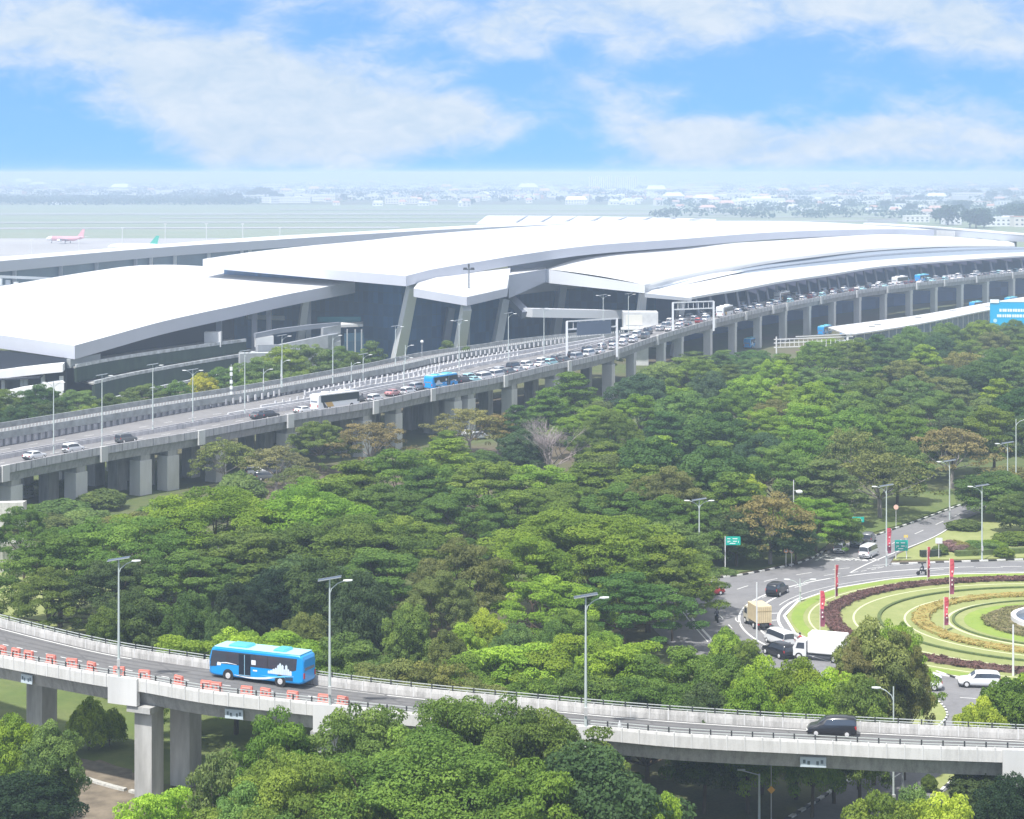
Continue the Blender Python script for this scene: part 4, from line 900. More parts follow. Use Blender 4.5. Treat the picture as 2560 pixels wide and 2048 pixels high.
uvwall(W2, 0, [24.5, 20.6, 19.2, 21., 21.5], 'glass_wall', GW)
W3 = [ps(1640,0,7.55), ps(1790,0,6.95), ps(1960,0,6.42), ps(2210,0,5.8), ps(2560,0,5.2), ps(2780,0,5.)]
uvwall(W3, 0, [19, 19, 19, 19, 19, 19], 'glass_wall', glasswall('lower_glass', (.035, .08, .20), (.07, .12, .24), 6, 4, .5))
# shadow soffits under roofs 2 and 4 are the roof undersides; leaning columns
def lean(u0, v0, s0, u1, v1, s1, w, d, name='leaning_column', m=mat('column_white', (.70, .71, .75), .6)):
    a = ps(u0, v0, s0); b = ps(u1, v1, s1); dd = (a - b).normalized(); e = b - dd * max(0, (b.z) / max(.05, dd.z)) if dd.z > 0 else b
    mb = MB(); mb.beam(e, a, w * 1.25, d * 1.2, taper=.8, up=(1, .3, 0)); return tp(mb, name, m)
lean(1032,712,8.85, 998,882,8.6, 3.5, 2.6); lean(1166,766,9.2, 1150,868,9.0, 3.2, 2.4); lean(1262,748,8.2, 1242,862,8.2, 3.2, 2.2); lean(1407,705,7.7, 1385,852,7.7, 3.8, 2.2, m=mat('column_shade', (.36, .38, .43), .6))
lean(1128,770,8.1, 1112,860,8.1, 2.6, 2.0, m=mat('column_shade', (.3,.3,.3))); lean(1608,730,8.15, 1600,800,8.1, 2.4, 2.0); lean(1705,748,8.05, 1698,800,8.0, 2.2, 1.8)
mb = MB(); a, b = ps(1316,771,8.3), ps(1562,776,8.0); mb.beam(a - Vector((0, 0, 1.25)), b - Vector((0, 0, 1.3)), 6, 2.6); tp(mb, 'skybridge', mat('skybridge_pale', (.60, .62, .66), .6))
mb = MB(); a = ps(1270,742,8.15); b = ps(1316,788,8.3); mb.beam(a, b, 3, 2.2); tp(mb, 'skybridge_strut', mat('strut_grey', (.18, .20, .25), .7))
# white kiosk block beside the gantry
wb = empty('annex_building', ps(1602,0,8.35) * Vector((1,1,0)) if False else (ps(1602,0,8.35).x, ps(1602,0,8.35).y, 0), 0, 'bright white block annex beside the gantry at the viaduct bend', 'building'); WO = Vector(wb.location)
mb = MB(); q = ps(1602,0,8.35); z1 = H - (781 - V0) / 8.35; mb.box((q.x, q.y + 4, (z1 + 11) / 2), (10.4, 8, z1 - 11)); mb.box((q.x, q.y + 5, 5.5), (5, 4, 11.02)); o = part(mb, 'wall', mat('annex_white', (.58, .59, .60), .7, var=.15, scale=.4), wb, WO)
mb = MB(); mb.box((q.x + 1, q.y - .2, z1 - 4.9), (14, 3, .5)); part(mb, 'ledge', WALLW, wb, WO); mb = MB(); mb.box((q.x - 2, q.y - .06, z1 - 2.3), (5, .1, 3.0)); part(mb, 'panel', mat('panel_cream', (.72, .70, .64), .6), wb, WO)
# ---- structure under roof 1: dark storey, terraces with hanging green walls, columns, ramps
def R1at(k, f, z):        # along the front edge k in 0..1, f metres behind the edge, height z
    D = catmull(R1f, 60); i = min(59, int(k * 59)); t = tang(D, i); n = Vector((-t.y, t.x, 0)); p = D[i] + n * f; return Vector((p.x, p.y, z))
ks = [i / 30 for i in range(31)]
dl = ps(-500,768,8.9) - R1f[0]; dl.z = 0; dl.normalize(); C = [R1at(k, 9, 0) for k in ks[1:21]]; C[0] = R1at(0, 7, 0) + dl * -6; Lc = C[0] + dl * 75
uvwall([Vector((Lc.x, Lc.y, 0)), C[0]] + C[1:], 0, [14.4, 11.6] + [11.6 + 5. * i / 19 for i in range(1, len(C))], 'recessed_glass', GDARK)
mb = MB(); pl = [R1at(k, 3, 0) for k in ks[:20]] + [Lc + Vector((0, -4, 0))]; 
HEDGW = mat('hanging_greenery', (.030, .058, .035), .95, col2=(.016, .035, .024), scale=.5, stretch=(1, 1, .3), bump=.6)
def terrace(k0, k1, f, z0, z1, cap=.7, nm='green_wall'):
    a = int(k0 * 60); b = int(k1 * 60); D = catmull(R1f, 61); mb = MB(); C = []
    for i in range(a, b + 1):
        t = tang(D, i); n = Vector((-t.y, t.x, 0)); w = (i - a) / max(1, b - a); p = D[i] + n * f; C.append(Vector((p.x, p.y, z0[0] + (z0[1] - z0[0]) * w)))
    hh = [z1[0] + (z1[1] - z1[0]) * i / max(1, len(C) - 1) for i in range(len(C))]
    mb.loft([[c, Vector((c.x, c.y, h)), Vector((c.x, c.y, h)) + Vector((-1.2, 2, 0)), c + Vector((-1.2, 2, 0))] for c, h in zip(C, hh)]); tp(mb, nm, HEDGW)
    mb = MB(); mb.loft([[Vector((c.x, c.y - .15, h - .1)), Vector((c.x, c.y - .15, h + cap)), Vector((c.x - .5, c.y + .6, h + cap)), Vector((c.x - .5, c.y + .6, h - .1))] for c, h in zip(C, hh)]); tp(mb, 'terrace_rail', mat('rail_weathered', (.50, .53, .55), .8, var=.4, scale=.6))
    mb = MB(); mb.loft([[Vector((c.x - .5, c.y + .6, h)), Vector((c.x - 6, c.y + 9, h)), Vector((c.x - 6, c.y + 9, h - .4)), Vector((c.x - .5, c.y + .6, h - .4))] for c, h in zip(C, hh)]); tp(mb, 'terrace_floor', CONC)
terrace(.0, .62, -.5, (5.6, 7.2), (9.4, 10.2)); terrace(.02, .70, -4.5, (0, 0), (5.2, 7.0)); terrace(.0, .60, -8., (0, 0), (.8, 3.0), .6)
mb = MB(); c = R1at(0, 0, 0); c2 = R1at(.1, 0, 0)
q = ps(205, 0, 9.95); mb.beam(R1at(-0.0, 2, 10.2), R1at(.13, 2, 10.4), 1.5, 2.2); tp(mb, 'soffit_beam', mat('beam_grey', (.38, .41, .42), .7))
# white decks of the car park at the left end, seen below roof 1
for z, u1, th, uu in ():
    s_ = 10.1; a = ps(-260, 0, 8.6); b = ps(u1, 0, s_); mb = MB(); mb.beam(Vector((a.x, a.y, z - th / 2)), Vector((b.x, b.y, z - th / 2)), 1.2, th); tp(mb, 'deck_parapet', WALLW)
for u in (5, 52, 62, 104, 150): q = ps(u, 0, 10.1 - (140 - u) * .002); mb = MB(); mb.box((q.x, q.y + 1.6, 3.8), (.9, .9, 7.6)); tp(mb, 'deck_column', WALLW)
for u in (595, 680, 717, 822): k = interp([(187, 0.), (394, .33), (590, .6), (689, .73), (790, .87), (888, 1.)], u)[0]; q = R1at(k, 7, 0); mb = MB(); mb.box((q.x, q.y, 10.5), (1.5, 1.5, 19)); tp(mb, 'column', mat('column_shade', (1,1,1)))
lean(765,742,8.4, 757,800,8.35, 2.2, 2.0)
mb = MB(); mb.box(tuple(R1at(.53, 2, 11.5)), (4.6, 3, 4.2)); tp(mb, 'stair_box', WALLW)
# white ramp parapets right of the green walls
def band(pts, th, m, nm='ramp_parapet', dep=3.):
    P = PS(pts); mb = MB(); mb.loft([[p, p - Vector((0, 0, th)), p + Vector((-.8, dep, -th)), p + Vector((-.8, dep, 0))] for p in P]); tp(mb, nm, m)
band([(-150,934,9.5),(0,928,9.85),(115,915,10.1),(157,911,10.15)], 1.9, WALLW, 'deck_parapet', 6.); band([(-150,908,9.3),(66,907,9.6)], 1.8, WALLW, 'deck_parapet', 2.); band([(-100,992,9.7),(0,982,9.95),(60,969,10.1),(160,953,10.25)], 2.3, WALLW, 'deck_parapet', 2.)
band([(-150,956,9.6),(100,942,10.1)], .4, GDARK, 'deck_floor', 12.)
band([(640,834,9.0),(700,822,8.9),(780,812,8.8),(852,806,8.7)], 1.3, mat('ramp_grey', (.20, .22, .26), .8), dep=1.2); band([(645,862,9.05),(700,862,8.95),(820,838,8.8),(852,832,8.7)], 3.6, mat('ramp_side', (.38, .40, .43), .8, var=.15, scale=.3), dep=1.)
band([(640,846,9.0),(684,840,8.95)], 2.6, WALLW); band([(808,820,8.78),(852,812,8.7)], 5.2, MT['ramp_side'], dep=1.); band([(600,884,9.2),(760,880,8.9),(852,852,8.72)], 6., mat('ramp_wall', (.52, .55, .58), .8, var=.2, scale=.2))
band([(852,812,8.45),(908,810,8.4)], .8, WALLW, 'porch_roof', 10.)
for u in (868, 888, 904): q = ps(u, 0, 8.5); mb = MB(); mb.box((q.x, q.y, 6), (.4, .4, 12)); tp(mb, 'porch_column', STEEL)
mb = MB(); q = ps(868, 0, 8.3); mb.box((q.x, q.y + 2, 9.5), (17, .3, .9)); 
band([(800,792,8.28),(902,792,8.28)], 1.6, mat('teal_glass', (.05, .25, .30), .2), 'teal_glass_band', .3)
uvwall([ps(860, 0, 8.45), ps(910, 0, 8.4)], 0, 10.5, 'lower_glass_wall', GWL)
band([(620,788,8.3),(712,790,8.3)], 1.3, WALLW, 'inner_beam', 2.)
# seams, vents and gutters on the roofs
# ------------------------------------------------------------------ concourse behind
con = empty('concourse_building', tuple(ps(400,0,5.4).xy) + (0,), 0, 'long low concourse building with white roof stretching behind the terminal', 'building', ); CO = Vector(con.location)
def cp(mb, name, m): return part(mb, name, m, con, CO)
CT = [(-260,672,7.05),(10,652,6.5),(376,621,5.6),(710,598,4.94),(900,586,4.58),(1188,570,4.05),(1440,560,3.75),(1720,556,3.5)]
CR = [(-300,655,6.3),(0,642,5.85),(376,613,5.1),(626,594,4.65),(900,579,4.2),(1188,563,3.75),(1440,553.5,3.5),(1720,548,3.3)]
a_, b_ = catmull(PS(CT), 50), catmull(PS(CR), 50); mb = MB(); mb.loft([[a, b] for a, b in zip(a_, b_)], closed=False); cp(mb, 'roof', ROOFW)
mb = MB(); mb.loft([[a, a - Vector((0, 0, 4.2)), b - Vector((0, 0, 4.2)), b] for a, b in zip(a_, b_)], closed=False); mb.add([a_[0], b_[0], b_[0] - Vector((0, 0, 4.2)), a_[0] - Vector((0, 0, 4.2))], [(0, 1, 2, 3)]); cp(mb, 'fascia', mat('fascia_concourse', (.56, .58, .66), .5))
C = [Vector((p.x, p.y + 6, 0)) for p in a_]; mb = MB(); mb.sheet(C, [Vector((p.x, p.y, 21)) for p in C]); cp(mb, 'glass_wall', mat('concourse_glass_flat', (.07, .13, .19), .25, var=.2, scale=.05))
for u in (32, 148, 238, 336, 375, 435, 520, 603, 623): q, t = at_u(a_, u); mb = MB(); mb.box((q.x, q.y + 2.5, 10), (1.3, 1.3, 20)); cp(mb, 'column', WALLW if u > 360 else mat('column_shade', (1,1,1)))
# white framed roof plant at far left
mb = MB()
for k in range(7): q = ps(-20 + k * 20, 0, 7.3); mb.box((q.x, q.y, 20 - k * .32), (1.4, 1.4, 4.6 - k * .5))
a = ps(-60, 0, 7.4); b = ps(122, 0, 7.2); mb.beam(Vector((a.x, a.y, 23.2)), Vector((b.x, b.y, 21.2)), 2, .9); mb.beam(Vector((a.x, a.y, 19.4)), Vector((b.x, b.y, 19.4)), 2, .5)
tp(mb, 'roof_plant', mat('plant_white', (.72, .76, .80), .6))
# second white roof beyond, with slanting joints
rb = empty('pier_building', tuple(ps(1500,0,3.2).xy) + (0,), 0, 'white roofed pier building with slanted joints beyond the great roof', 'building'); RO = Vector(rb.location)
F_ = PS([(1190,560,3.35),(1420,556,3.3),(1560,553,3.25),(1700,552,3.2),(1790,551,3.2)]); B_ = PS([(1218,539,2.9),(1450,540,2.9),(1580,543,2.9),(1700,545,2.9),(1790,548,2.9)])
mb = MB(); mb.loft([[a, b, b - Vector((0, 0, 12)), a - Vector((0, 0, 12))] for a, b in zip(F_, B_)]); part(mb, 'roof', ROOFW, rb, RO)
mb = MB()
for i in range(8): u = 1290 + i * 62; a = ps(u, 556 - i * .6, 3.31); b = ps(u + 28, 540.5 + i * .9, 2.92); mb.beam(a + Vector((0, -1, .5)), b + Vector((0, 0, .5)), 1.4, .5)
part(mb, 'roof_joint', mat('joint_grey', (.42, .44, .5), .7), rb, RO)
# elevated people-mover track on the right
tr = empty('elevated_track', tuple(ps(2450,0,4.6).xy) + (0,), 0, 'grey elevated track on piers running off behind the roofs at right', 'track'); TRO = Vector(tr.location)
C = catmull(PS([(2160,561,4.3),(2260,566,4.45),(2342,572,4.6),(2450,580,4.75),(2560,589,4.9),(2800,606,5.2)]), 30)
mb = MB(); ribbon(mb, C, [(0, 0), (3.5, 0), (3.5, -3.4), (0, -3.4)]); part(mb, 'beam', mat('track_grey', (.44, .47, .53), .7), tr, TRO)
mb = MB(); ribbon(mb, C, [(-.2, .05), (3.7, .05), (3.7, .9), (-.2, .9)]); part(mb, 'parapet', WALLW, tr, TRO)
mb = MB(); q = PS([(2342,576,4.62),(2386,579,4.68)]); mb.beam(q[0] + Vector((0, -.3, -1.6)), q[1] + Vector((0, -.3, -1.6)), .6, 3.4); part(mb, 'panel', WALLW, tr, TRO)
for u in (2382, 2448, 2493, 2535, 2590, 2640): p, t = at_u(C, u); mb = MB(); mb.box((p.x, p.y + 1.7, (p.z - 3.4) / 2), (3, 2.5, p.z - 3.4)); part(mb, 'pier', mat('pier_dark', (.20, .22, .24), .8), tr, TRO)
mb = MB()
for k in range(26): q = ps(2170 + k * 2.9, 0, 4.2); z = H - (560 - V0) / 4.2; mb.box((q.x, q.y, z), (.32, .3, 6))
q0, q1 = ps(2160, 0, 4.2), ps(2246, 0, 4.2); mb.beam(Vector((q0.x, q0.y, z + 3)), Vector((q1.x, q1.y, z + 3)), .3, .4)
o = mb.build('louvre_screen', mat('screen_grey', (.34, .37, .42), .7), None, origin=tuple(q0)); tag(o, 'grey slatted screen standing behind the great roof', 'screen')
# white covered walkway below the viaduct on the right
wk = empty('covered_walkway', tuple(ps(2200,0,7.4).xy) + (0,), 0, 'long white flat-roofed covered walkway below the viaduct on the right', 'walkway'); KO = Vector(wk.location)
Fk = catmull(PS([(1985,866,8.12),(2111,839,7.82),(2300,807,7.25),(2475,772,6.58),(2620,748,6.1)]), 30); Bk = catmull(PS([(1962,838,7.78),(2078,822,7.4),(2300,785,6.83),(2475,754,6.23),(2620,733,5.8)]), 30)
Fk = [Vector((p.x, p.y, 6.0)) for p in Fk]; Bk = [Vector((p.x, p.y, 6.0)) for p in Bk]
mb = MB(); mb.loft([[a, b, b - Vector((0, 0, .4)), a - Vector((0, 0, .4))] for a, b in zip(Fk, Bk)][4:]); part(mb, 'roof', ROOFW, wk, KO)
mb = MB(); D = catmull(Fk[4:], 34)
for p in D: mb.box((p.x - .5, p.y + .8, 2.8), (.25, .25, 5.6))
part(mb, 'post', WALLW, wk, KO)
mb = MB(); D2 = [Vector((p.x - 1, p.y + 3, .2)) for p in Fk[4:]]; mb.sheet(D2, [p + Vector((0, 0, 4.8)) for p in D2]); part(mb, 'glazing', mat('walkway_glass', (.10, .15, .22), .25, var=.3, scale=.4), wk, KO)
for u, v in ((2079,827),(2180,817),(2194,812),(2296,794),(2382,778),(2470,768)): q = pz(u, v, 6.05); mb = MB(); mb.box(q + Vector((0, 0, .1)), (2.2, .8, .25)); part(mb, 'roof_vent', mat('vent_dark', (.20, .21, .22), .7), wk, KO)
# white lattice frame at the walkway's near end
lf = empty('lattice_frame', tuple(ps(2030,0,8.3).xy) + (0,), 0, 'white steel lattice sign frame standing before the viaduct piers', 'frame'); LO = Vector(lf.location)
mb = MB(); zt_ = lambda v: H - (v - V0) / 8.35
for v in (842, 849, 858, 869): a, b = ps(1935 if v != 842 else 1990, v, 8.35), ps(2132, v, 8.2); b.z = a.z; mb.beam(a, b, .25, .3)
for k in range(18): a = ps(1940 + k * 11.4, 849, 8.34); mb.beam(a, Vector((a.x, a.y, zt_(869))), .15, .15); 
part(mb, 'truss', mat('lattice_white', (.75, .75, .76), .6), lf, LO)
for u in (1941, 2120): q = ps(u, 0, 8.35); mb = MB(); mb.tube((q.x, q.y, 0), (q.x, q.y, zt_(842)), .22, n=8); part(mb, 'post', WALLW, lf, LO)
# ------------------------------------------------------------------ vehicles (x forward, z up, origin on the road)
def paint(name, col, **k): return mat('paint_' + name, col, .32, coat=.6, **k)
PAINT = dict(white=paint('white', (.74, .75, .77)), silver=paint('silver', (.38, .40, .43)), black=paint('black', (.012, .013, .018)), grey=paint('grey', (.13, .14, .15)), red=paint('red', (.40, .03, .03)), pink=paint('pink', (.50, .26, .27)), blue=paint('blue', (.0, .26, .62)), cyan=paint('cyan', (.35, .62, .68)), maroon=paint('maroon', (.12, .015, .02)))
def wheels(par, xs, yw, r, w, n=20):
    for x in xs:
        for sg in (-1, 1):
            mb = MB(); y0 = sg * (yw - w); y1 = sg * yw; mb.tube((0, y0 - sg * yw, 0), (0, 0, 0), r, r, n); o = mb.build('wheel', RUBBER, par, (x, sg * yw, r))
            mb = MB(); mb.tube((0, -sg * .02, 0), (0, sg * .03, 0), r * .62, r * .55, n); mb.tube((0, 0, 0), (0, sg * .05, 0), r * .18, r * .14, 8); mb.build('rim', RIM, o)
def car(kind, col, tiny=False):
    S = dict(
        sedan=dict(L=4.5, W=1.76, st=[(-2.25,.42,.62,.0),(-2.15,.34,.86,.0),(-1.75,.24,1.02,.0),(-1.25,.22,1.04,.36),(-.7,.2,1.0,.44),(.35,.2,.96,.46),(1.0,.2,.94,.12),(1.15,.2,.93,0.),(1.9,.24,.82,0),(2.18,.3,.68,0),(2.26,.4,.55,0)], wx=(-1.35,1.38), r=.31),
        mpv=dict(L=4.3, W=1.72, st=[(-2.12,.42,.75,.05),(-2.08,.3,1.0,.48),(-1.9,.24,1.06,.62),(-1.2,.2,1.06,.66),(-.3,.2,1.03,.67),(.45,.2,1.0,.62),(1.05,.2,.99,.22),(1.3,.2,.98,0),(1.85,.24,.84,0),(2.12,.3,.66,0),(2.18,.4,.5,0)], wx=(-1.3,1.35), r=.32),
        suv=dict(L=4.7, W=1.88, st=[(-2.32,.46,.8,.05),(-2.25,.34,1.1,.42),(-2.0,.28,1.14,.58),(-1.2,.26,1.12,.66),(-.2,.26,1.1,.68),(.4,.26,1.08,.62),(1.0,.26,1.07,.18),(1.2,.26,1.06,0),(2.0,.28,.96,0),(2.28,.36,.78,0),(2.36,.45,.6,0)], wx=(-1.42,1.45), r=.38),
        van=dict(L=4.9, W=1.78, st=[(-2.44,.42,.95,.1),(-2.4,.3,1.1,.74),(-2.2,.24,1.12,.86),(-1.2,.22,1.12,.88),(0,.22,1.12,.88),(1.2,.22,1.1,.86),(1.75,.22,1.06,.62),(2.15,.24,1.0,.12),(2.38,.3,.9,0),(2.46,.4,.6,0)], wx=(-1.5,1.62), r=.32))[kind]
    e = empty({'sedan': 'sedan_car', 'mpv': 'people_carrier', 'suv': 'off_roader', 'van': 'van'}[kind], (0, 0, 0)); Wd = S['W'] / 2; mb = MB(); rings = []; m = PAINT[col]
    for x, zb, zt, gh in S['st']:
        en = 1 - .12 * max(0, (abs(x) - S['L'] * .36) / (S['L'] * .14)); w = Wd * en; roofw = w * (.80 if gh > .2 else .9); top = zt + gh
        rings.append([(x, w * .88, zb), (x, w, zb + .18), (x, w * 1.0, (zb + zt) / 2 + .05), (x, w * .965, zt - .02), (x, roofw, top - .05 if gh > .05 else zt), (x, roofw * .75, top + .02), (x, 0, top + .05),
                      (x, -roofw * .75, top + .02), (x, -roofw, top - .05 if gh > .05 else zt), (x, -w * .965, zt - .02), (x, -w, (zb + zt) / 2 + .05), (x, -w, zb + .18), (x, -w * .88, zb)])
    mb.loft(rings); b = mb.build('body', m, e, smooth=False)
    for pl in b.data.polygons: pl.use_smooth = abs(pl.normal.x) < .85
    gl = [i for i, q in enumerate(S['st']) if q[3] > .3]
    def on(r, k, t): a, c = Vector(r[k]), Vector(r[k + 1]); return a.lerp(c, t)
    for sg, k0, k1 in ((1, 3, 4), (-1, 9, 8)):
        mb = MB(); P = []
        for i in gl: r = rings[i]; a, c = Vector(r[k0]), Vector(r[k1]); P.append([a.lerp(c, .10) + Vector((0, sg * .015, 0)), a.lerp(c, .86) + Vector((0, sg * .02, 0))])
        r = rings[gl[-1] + 1]; f = Vector(r[k0]).lerp(Vector(r[k1]), .1) + Vector((-.12, sg * .015, 0)); P.append([f, f + Vector((-.25, 0, .12))])
        mb.loft(P, closed=False); mb.build('side_window', GLASSC, e)
    for nm, i, j, dx in (('windscreen', gl[-1], gl[-1] + 1, .02), ('rear_window', gl[0], gl[0] - 1, -.03)):
        A_, B_ = rings[i], rings[j]; mb = MB(); P = []
        for kk in (4, 5, 6, 7, 8): a, c = Vector(A_[kk]), Vector(B_[kk]); P.append([a.lerp(c, .1) + Vector((dx, 0, .02)), a.lerp(c, .88) + Vector((dx, 0, .02))])
        mb.loft(P, closed=False); mb.build(nm, GLASSC, e)
    xs = S['st'][-2][0]; xr = S['st'][0][0]; zz = S['st'][-2][2]
    for sg in (-1, 1):
        mb = MB(); mb.box((xs + .0, sg * Wd * .68, zz - .1), (.16, .36, .16)); mb.build('headlight', LIGHTW, e)
        mb = MB(); mb.box((xr + .08, sg * Wd * .78, S['st'][1][2] - .12), (.14, .2, .3)); mb.build('tail_light', LIGHTR, e)
    wheels(e, S['wx'], Wd + .01, S['r'], .22, 14)
    mb = MB(); mb.box((0, 0, .22), (S['L'] * .9, Wd * 1.8, .12)); mb.box((xr + .06, 0, .48), (.12, Wd * 1.7, .2)); mb.box((xs + .02, 0, .42), (.12, Wd * 1.7, .18)); mb.build('bumper_trim', mat('black_plastic', (.03, .03, .032), .6), e)
    mb = MB()
    mb.box((xr - .005, 0, .72), (.02, .42, .13)); mb.build('number_plate', mat('plate_black', (.02, .02, .02), .5), e)
    return e
def rbox_ring(x, w, z0, z1, r=.12):
    P = []
    for cx, cz, a0 in ((w - r, z1 - r, 0), (-w + r, z1 - r, 90), (-w + r, z0 + r, 180), (w - r, z0 + r, 270)):
        for k in range(4): a = R(a0 + k * 30); P.append((x, cx + r * math.cos(a), cz + r * math.sin(a)))
    return P
def bus(L_, W_, H_, body, wind, deco=True, roofcol=None, label_art=True):
    e = empty('bus', (0, 0, 0)); h = L_ / 2; w = W_ / 2; mb = MB()
    mb.loft([rbox_ring(-h, w * .86, .6, H_ - .45, .3), rbox_ring(-h + .12, w * .97, .42, H_ - .16, .25), rbox_ring(-h + .5, w, .34, H_, .2), rbox_ring(h - .9, w, .34, H_, .2), rbox_ring(h - .35, w * .97, .36, H_ - .12, .25), rbox_ring(h - .05, w * .9, .42, H_ - .75, .3), rbox_ring(h, w * .84, .5, 1.5, .3)])
    b = mb.build('body', body, e); 
    for pl in b.data.polygons: pl.use_smooth = abs(pl.normal.x) < .9 and abs(pl.normal.y) < .98 and abs(pl.normal.z) < .98
    mb = MB(); r = rbox_ring(0, w * .95, H_ - .02, H_ + .06, .03)
    if roofcol: mb.loft([[(-h + .35, q[1], q[2]) for q in r], [(h - .6, q[1], q[2]) for q in r]]); mb.build('roof_panel', roofcol, e)
    mb = MB()
    for x, l_ in ((h * .42, 2.2), (-h * .45, 1.4)):
        mb = MB(); mb.loft([rbox_ring(x - l_ / 2, w * .55, H_, H_ + .1, .05), rbox_ring(x - l_ / 2 + .2, w * .66, H_, H_ + .26, .1), rbox_ring(x + l_ / 2 - .2, w * .66, H_, H_ + .26, .1), rbox_ring(x + l_ / 2, w * .55, H_, H_ + .1, .05)])
        mb.build('roof_unit', mat('roof_unit_teal', (.08, .42, .50), .5) if roofcol else WALLW, e)
    for sg in (-1, 1):
        y = sg * (w + .012); zb, zt = H_ * .50, H_ - .34; mb = MB()
        mb.add([(-h + .75, y, zb + .12), (-h + 1.1, y, zb), (h - .5, y, zb), (h - .2, y, zb + .1), (h - .42, y, zt), (-h + .65, y, zt)], [(0, 1, 2, 3, 4, 5)]); o = mb.build('side_window', GLASSC, e)
        mb = MB()
        for k in range(1, 6): x = -h + .9 + k * (L_ - 1.6) / 6; mb.box((x, y, (zb + zt) / 2), (.06, .02, zt - zb - .05))
        c = mb.build('window_bar', mat('black_plastic', (1, 1, 1)), o)
    mb = MB(); x = h - .03; mb.add([(h + .005, -w * .74, 1.35), (h + .005, w * .74, 1.35), (h - .12, w * .80, H_ - .85), (h - .28, w * .8, H_ - .5), (h - .28, -w * .8, H_ - .5), (h - .12, -w * .8, H_ - .85)], [(0, 1, 2, 5), (5, 2, 3, 4)]); [mb.add([(h - .9, sg * (w + .014), 1.25), (h - .16, sg * (w * .985 + .012), 1.2), (h - .42, sg * (w * .975 + .01), H_ - .36), (h - .9, sg * (w + .014), H_ - .34)], [(0, 1, 2, 3)]) for sg in (-1, 1)]; mb.build('windscreen', GLASSC, e)
    mb = MB(); mb.add([(-h - .012, -w * .72, H_ * .52), (-h - .012, w * .72, H_ * .52), (-h + .03, w * .72, H_ - .55), (-h + .03, -w * .72, H_ - .55)], [(0, 1, 2, 3)]); mb.build('rear_window', mat('rear_glass', (.20, .22, .27), .15), e)
    wheels(e, (-h + L_ * .24, h - L_ * .21), w + .015, .46, .28, 20)
    mb = MB()
    for x in (-h + L_ * .24, h - L_ * .21):
        for sg in (-1, 1): mb.tube((x, sg * (w - .1), .5), (x, sg * (w + .008), .5), .58, .58, 20)
    mb.build('wheel_arch', mat('black_plastic', (1, 1, 1)), e)
    for sg in (-1, 1):
        mb = MB(); mb.box((h - .04, sg * w * .7, .95), (.12, .4, .24)); mb.build('headlight', LIGHTW, e); mb = MB(); mb.box((-h + .02, sg * w * .82, 1.15), (.1, .2, .5)); mb.build('tail_light', LIGHTR, e)
        mb = MB(); mb.beam((h - .1, sg * w, H_ - .5), (h + .3, sg * (w + .22), H_ - .7), .06, .06); mb.box((h + .3, sg * (w + .22), H_ - 1.0), (.12, .22, .45)); mb.build('mirror', mat('black_plastic', (1, 1, 1)), e)
    return e
def place(o, p, t, flip=1, label=None, cat='car', group=None, dz=0.):
    o.location = Vector(p) + Vector((0, 0, dz)); o.rotation_euler = (0, 0, math.atan2(t.y * flip, t.x * flip)); return tag(o, label, cat, group)
# --- the blue bus on the flyover
BB = mat('bus_blue', (.0, .30, .74), .3, coat=.6); BC = mat('bus_roof_cyan', (.42, .80, .86), .35, coat=.4)
bb = bus(10.2, 2.4, 3.05, BB, None, roofcol=BC)
y = 1.2 + .02; WA = mat('livery_white', (.80, .84, .88), .4); LB = mat('livery_light_blue', (.12, .55, .85), .35)
def decal(name, polys, m, par=bb, sg=-1, off=0.):
    for s_ in (1, -1):
        mb = MB()
        for P in polys: n_ = len(P); mb.add([(q[0], s_ * (y + off), q[1]) for q in P], [tuple(range(n_))])
        o = mb.build(name, m, par)
def swoosh(xs, zc, th): return [[(a, za - ta / 2), (b, zb_ - tb / 2), (b, zb_ + tb / 2), (a, za + ta / 2)] for (a, za, ta), (b, zb_, tb) in zip(list(zip(xs, zc, th)), list(zip(xs, zc, th))[1:])]
xs = [2.3 - i * .32 for i in range(21)]
decal('livery_swoosh', swoosh(xs, [.62 + .12 * math.sin((x - 2.3) * .9) + (0 if x > -1.2 else (-x - 1.2) * .12) for x in xs], [.03 + .15 * math.sin(math.pi * i / 20) for i in range(21)]), WA)
decal('livery_stripe', swoosh(xs[9:], [.92 + .10 * math.sin((x) * 1.1) for x in xs[9:]], [.02 + .12 * math.sin(math.pi * i / 11) for i in range(12)]), LB, off=.004)
sky_ = []
for i, (x, h_) in enumerate([(-1.35,.28),(-1.6,.35),(-1.85,.5),(-2.1,.62),(-2.35,.9),(-2.55,1.1),(-2.8,.95),(-3.0,.55),(-3.2,.98),(-3.4,.6),(-3.65,.45)]): sky_.append([(x, 1.1), (x - .24, 1.1), (x - .24, 1.1 + h_ * .85), (x - .12, 1.1 + h_), (x, 1.1 + h_ * .85)])
decal('livery_skyline', sky_, mat('livery_pale', (.62, .72, .82), .5), off=.008)
decal('livery_badge', [[(4.15, 1.35), (3.75, 1.35), (3.7, 1.62), (4.1, 1.66)], [(.25, 1.14), (-.2, 1.14), (-.2, 1.28), (.25, 1.28)]], WA, off=.006)
decal('window_arch_stripe', swoosh([4.0, 3.6, 3.1, 2.5, 2.0], [1.5, 1.62, 1.66, 1.62, 1.56], [.06, .09, .1, .06, .03]), WA, off=.007)
